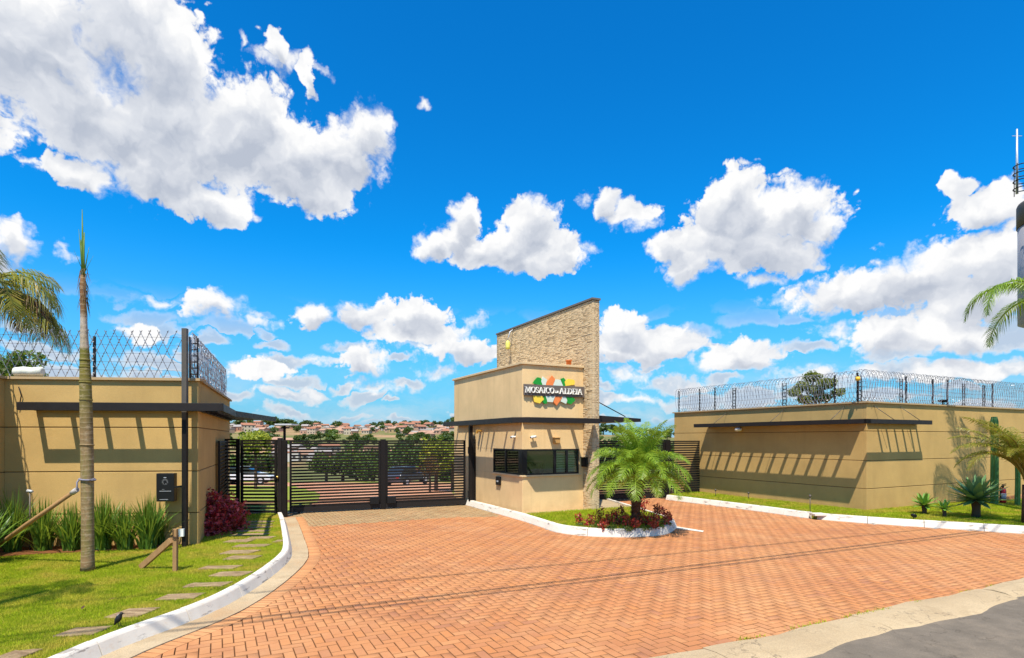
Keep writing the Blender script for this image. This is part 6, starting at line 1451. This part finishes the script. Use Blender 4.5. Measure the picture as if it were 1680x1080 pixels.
# cars
def car(loc, rot, paint, label, pickup=False):
    t = thing('parked_car', loc, label, 'car'); R_ = Matrix.Translation(loc) @ Matrix.Rotation(rot, 4, 'Z')
    def tr(k): k.v = [tuple(R_ @ Vector(v)) for v in k.v]; return k
    def prof(pts, w0, w1, mb):
        n = len(pts); vs = [(x, -(w0 if z < 0.9 else w1), z) for x, z in pts]+[(x, (w0 if z < 0.9 else w1), z) for x, z in pts]
        mb.add(vs, [tuple(range(n)), tuple(range(2*n-1, n-1, -1))]+[(i, (i+1)%n, n+(i+1)%n, n+i) for i in range(n)])
    k = MB(); prof([(-2.15,0.35),(-2.2,0.75),(-2.05,0.93),(-1.0,0.97),(0.85,0.97),(1.75,0.85),(2.1,0.68),(2.15,0.35)] if not pickup else [(-2.5,0.45),(-2.5,1.0),(-0.7,1.02),(0.9,1.02),(2.2,0.95),(2.35,0.75),(2.35,0.45)], 0.86, 0.84, k)
    tr(k).build('body', paint, t, bevel=0.05)
    k = MB()
    if pickup: prof([(-0.7,1.025),(-0.6,1.65),(0.55,1.65),(1.05,1.025)], 0.8, 0.72, k)
    else: prof([(-1.85,0.975),(-1.35,1.45),(0.2,1.47),(1.0,0.975)], 0.8, 0.68, k)
    tr(k).build('cabin', m_darkglass, t, bevel=0.04)
    k = MB(); k.box(-0.55 if pickup else -1.25, 0.5 if pickup else 0.15, -0.6, 0.6, 1.655 if pickup else 1.472, 1.69 if pickup else 1.50); tr(k).build('roof', paint, t)
    for x in (-1.35, 1.35):
        for y in (-0.84, 0.84):
            k = MB(); k.tube([(x,y-0.1,0.33),(x,y+0.1,0.33)], 0.33, 18); w = tr(k).build('wheel', m_black, t)
            k = MB(); s_ = 1 if y > 0 else -1; k.tube([(x,y+s_*0.101,0.33),(x,y+s_*0.112,0.33)], 0.2, 14); tr(k).build('rim', m_alu, w)
    for y in (-0.6, 0.6):
        k = MB(); k.box(2.13 if not pickup else 2.34, 2.17 if not pickup else 2.37, y-0.15, y+0.15, 0.58, 0.70); tr(k).build('headlight', m_white, t)
        k = MB(); k.box(-2.22 if not pickup else -2.52, -2.18 if not pickup else -2.49, y-0.12, y+0.12, 0.66, 0.80); tr(k).build('tail_light', m_extred, t)
cy_ = 50.0; car(Vector(((405-CX)/F*cy_, cy_, inner(cy_)+0.01)), 0.15, simple('white_car_paint', (0.62,0.64,0.66), 0.25, spec=0.6, var=0.03), 'white car parked behind the pedestrian gate')
cy_ = 47.0; car(Vector(((668-CX)/F*cy_, cy_, inner(cy_)+0.01)), 1.15, simple('dark_car_paint', (0.05,0.055,0.075), 0.25, spec=0.6, var=0.05), 'dark car parked behind the right gate leaf')
# inner lawn strip
b = MB(); b.add(sl([(-6.2,15.9),(-6.2,18.5),(-8.6,26),(-15,40),(-28,48),(-30,48),(-30,26),(-9.5,17)], 0.006), [(0,1,2,3,4,5,6,7)])
b.add(sl([(-0.9,18.2),(2.5,18.7),(0.2,28),(-3.6,40),(-3.0,28)], 0.006), [(0,1,2,3,4)])
b.add(sl([(-30,58),(-6,58),(-3.6,40),(2,40),(6,30),(14,30),(14,64),(-30,64)], 0.006), [(0,1,2,3,4,5,6,7)])
b.build('inner_lawn', simple('yellow_green_turf', (0.20,0.23,0.03), 0.95, var=0.3, scale=2, spec=0.1), fix=False, kind='structure')  # yellow-green base with random variation
# houses
wallc = [simple('render_'+n, c, 0.9, var=0.08, scale=0.5) for n, c in (('cream',(0.44,0.36,0.26)),('salmon',(0.43,0.27,0.19)),('brick',(0.34,0.18,0.11)),('white',(0.50,0.46,0.41)),('ochre',(0.42,0.29,0.14)))]
roofc = [simple('roof_'+n, c, 0.9, var=0.15, scale=0.5) for n, c in (('terracotta',(0.30,0.13,0.075)),('faded_tile',(0.36,0.21,0.14)),('fibre_cement',(0.29,0.26,0.24)))]
m_win = simple('far_window', (0.05,0.045,0.045), 0.4)
hm = []
for v in range(12):
    k = MB(); w, d, h = random.uniform(5,8.5), random.uniform(5,7), random.choice((3.0,3.2,3.4,5.8)); k.box(-w/2,w/2,-d/2,d/2,-6,h,0)
    if v % 4 == 3: k.box(-w/2-0.1,w/2+0.1,-d/2-0.1,d/2+0.1,h+0.01,h+0.5,1)
    else:
        rh = 1.6; k.add([(-w/2-0.4,-d/2-0.4,h+0.01),(w/2+0.4,-d/2-0.4,h+0.01),(w/2+0.4,d/2+0.4,h+0.01),(-w/2-0.4,d/2+0.4,h+0.01),(-w/2+(1.5 if v%2 else -0.4),0,h+rh),(w/2-(1.5 if v%2 else -0.4),0,h+rh)], [(0,3,2,1),(0,1,5,4),(2,3,4,5),(1,2,5),(3,0,4)], 1)
    for fz in ([1.0] if h < 5 else [1.0, 4.0]):
        for q in range(2 if w < 7 else 3):
            xx = -w/2+w*(q+0.5)/(2 if w < 7 else 3); k.box(xx-0.55,xx+0.55,-d/2-0.05,-d/2+0.05,fz,fz+1.2,2)
    me = bpy.data.meshes.new('house'); me.from_pydata(k.v, [], k.f); me.polygons.foreach_set('material_index', k.m)
    wn = v % 5; rn = v % 3
    for m in (wallc[wn], roofc[rn], m_win): me.materials.append(m)
    hm.append((me, ('cream','salmon','brick coloured','white','ochre')[wn], ('terracotta roof','faded tile roof','grey roof')[rn] if v % 4 != 3 else 'flat roof'))
cnt = 0
for i in range(3000):
    if cnt >= 280: break
    Y = random.uniform(470, 770) if cnt > 26 else random.uniform(240, 420); u = (random.uniform(-500, 60) if cnt > 26 else random.uniform(-390, -230))/F; x = u*Y; g = terr(x, Y); py = CY-(g-H)/F*0-(g+3-H)/Y*F
    if math.sin(x*0.021+Y*0.017)+math.sin(Y*0.043-x*0.011) < -0.5: continue
    me, wn, rn = hm[random.randrange(len(hm))]
    o = bpy.data.objects.new('house', me); COL.objects.link(o); o.location = (x, Y, g); o.rotation_euler = (0,0,random.choice((-0.5,-0.2,0.1,0.4,0.8))); s_ = random.uniform(0.85,1.25); o.scale = (s_,)*3
    tag(o, 'far %s house with %s in the hillside town' % (wn, rn), 'house', 'houses in the hillside town'); cnt += 1
# town and ridge trees
rid = [tree_mesh(420, 1.0, 0.16, m_leaf_d, seed=40+i, ncl=9, shell=0.3) for i in range(4)]; rid2 = [tree_mesh(420, 1.0, 0.16, m_leaf_m, seed=50+i, ncl=9, shell=0.3) for i in range(2)]
def far_tree(x, Y, r, label, group, kinds):
    g = terr(x, Y); t = thing('tree', (x, Y, g), label, 'tree', group)
    o = bpy.data.objects.new('crown', random.choice(kinds)); COL.objects.link(o); o.parent = t; o.location = (0,0,r*1.05); o.scale = (r*1.15, r*1.15, r); o.rotation_euler = (0,0,random.uniform(0,6))
    o = bpy.data.objects.new('trunk', tk); COL.objects.link(o); o.parent = t; o.scale = (r*0.8, r*0.8, r*0.8)
for px in [345,360,375,392,408,424,440,452,466,478,486,499,508,519,552,557,613,623,633,636,648,655,662,672,681,690,698,712,722,731,742,752,764,776,800,830,860,980,990,1005,1020,1036,1050,1066,1080,1095,1112,1130]:
    Y = random.uniform(690, 780); r = random.uniform(4.5, 8.5); far_tree((px-CX)/F*Y, Y, r, 'dark round tree on the distant ridge line', 'trees on the distant ridge', rid)
for i in range(245):
    Y = random.uniform(300, 740) if i < 150 else random.uniform(300, 470); u = random.uniform(-500, 300)/F; far_tree(u*Y, Y, random.uniform(2.0, 4.6), 'green tree scattered among the hillside houses', 'trees in the hillside town', rid+rid2)
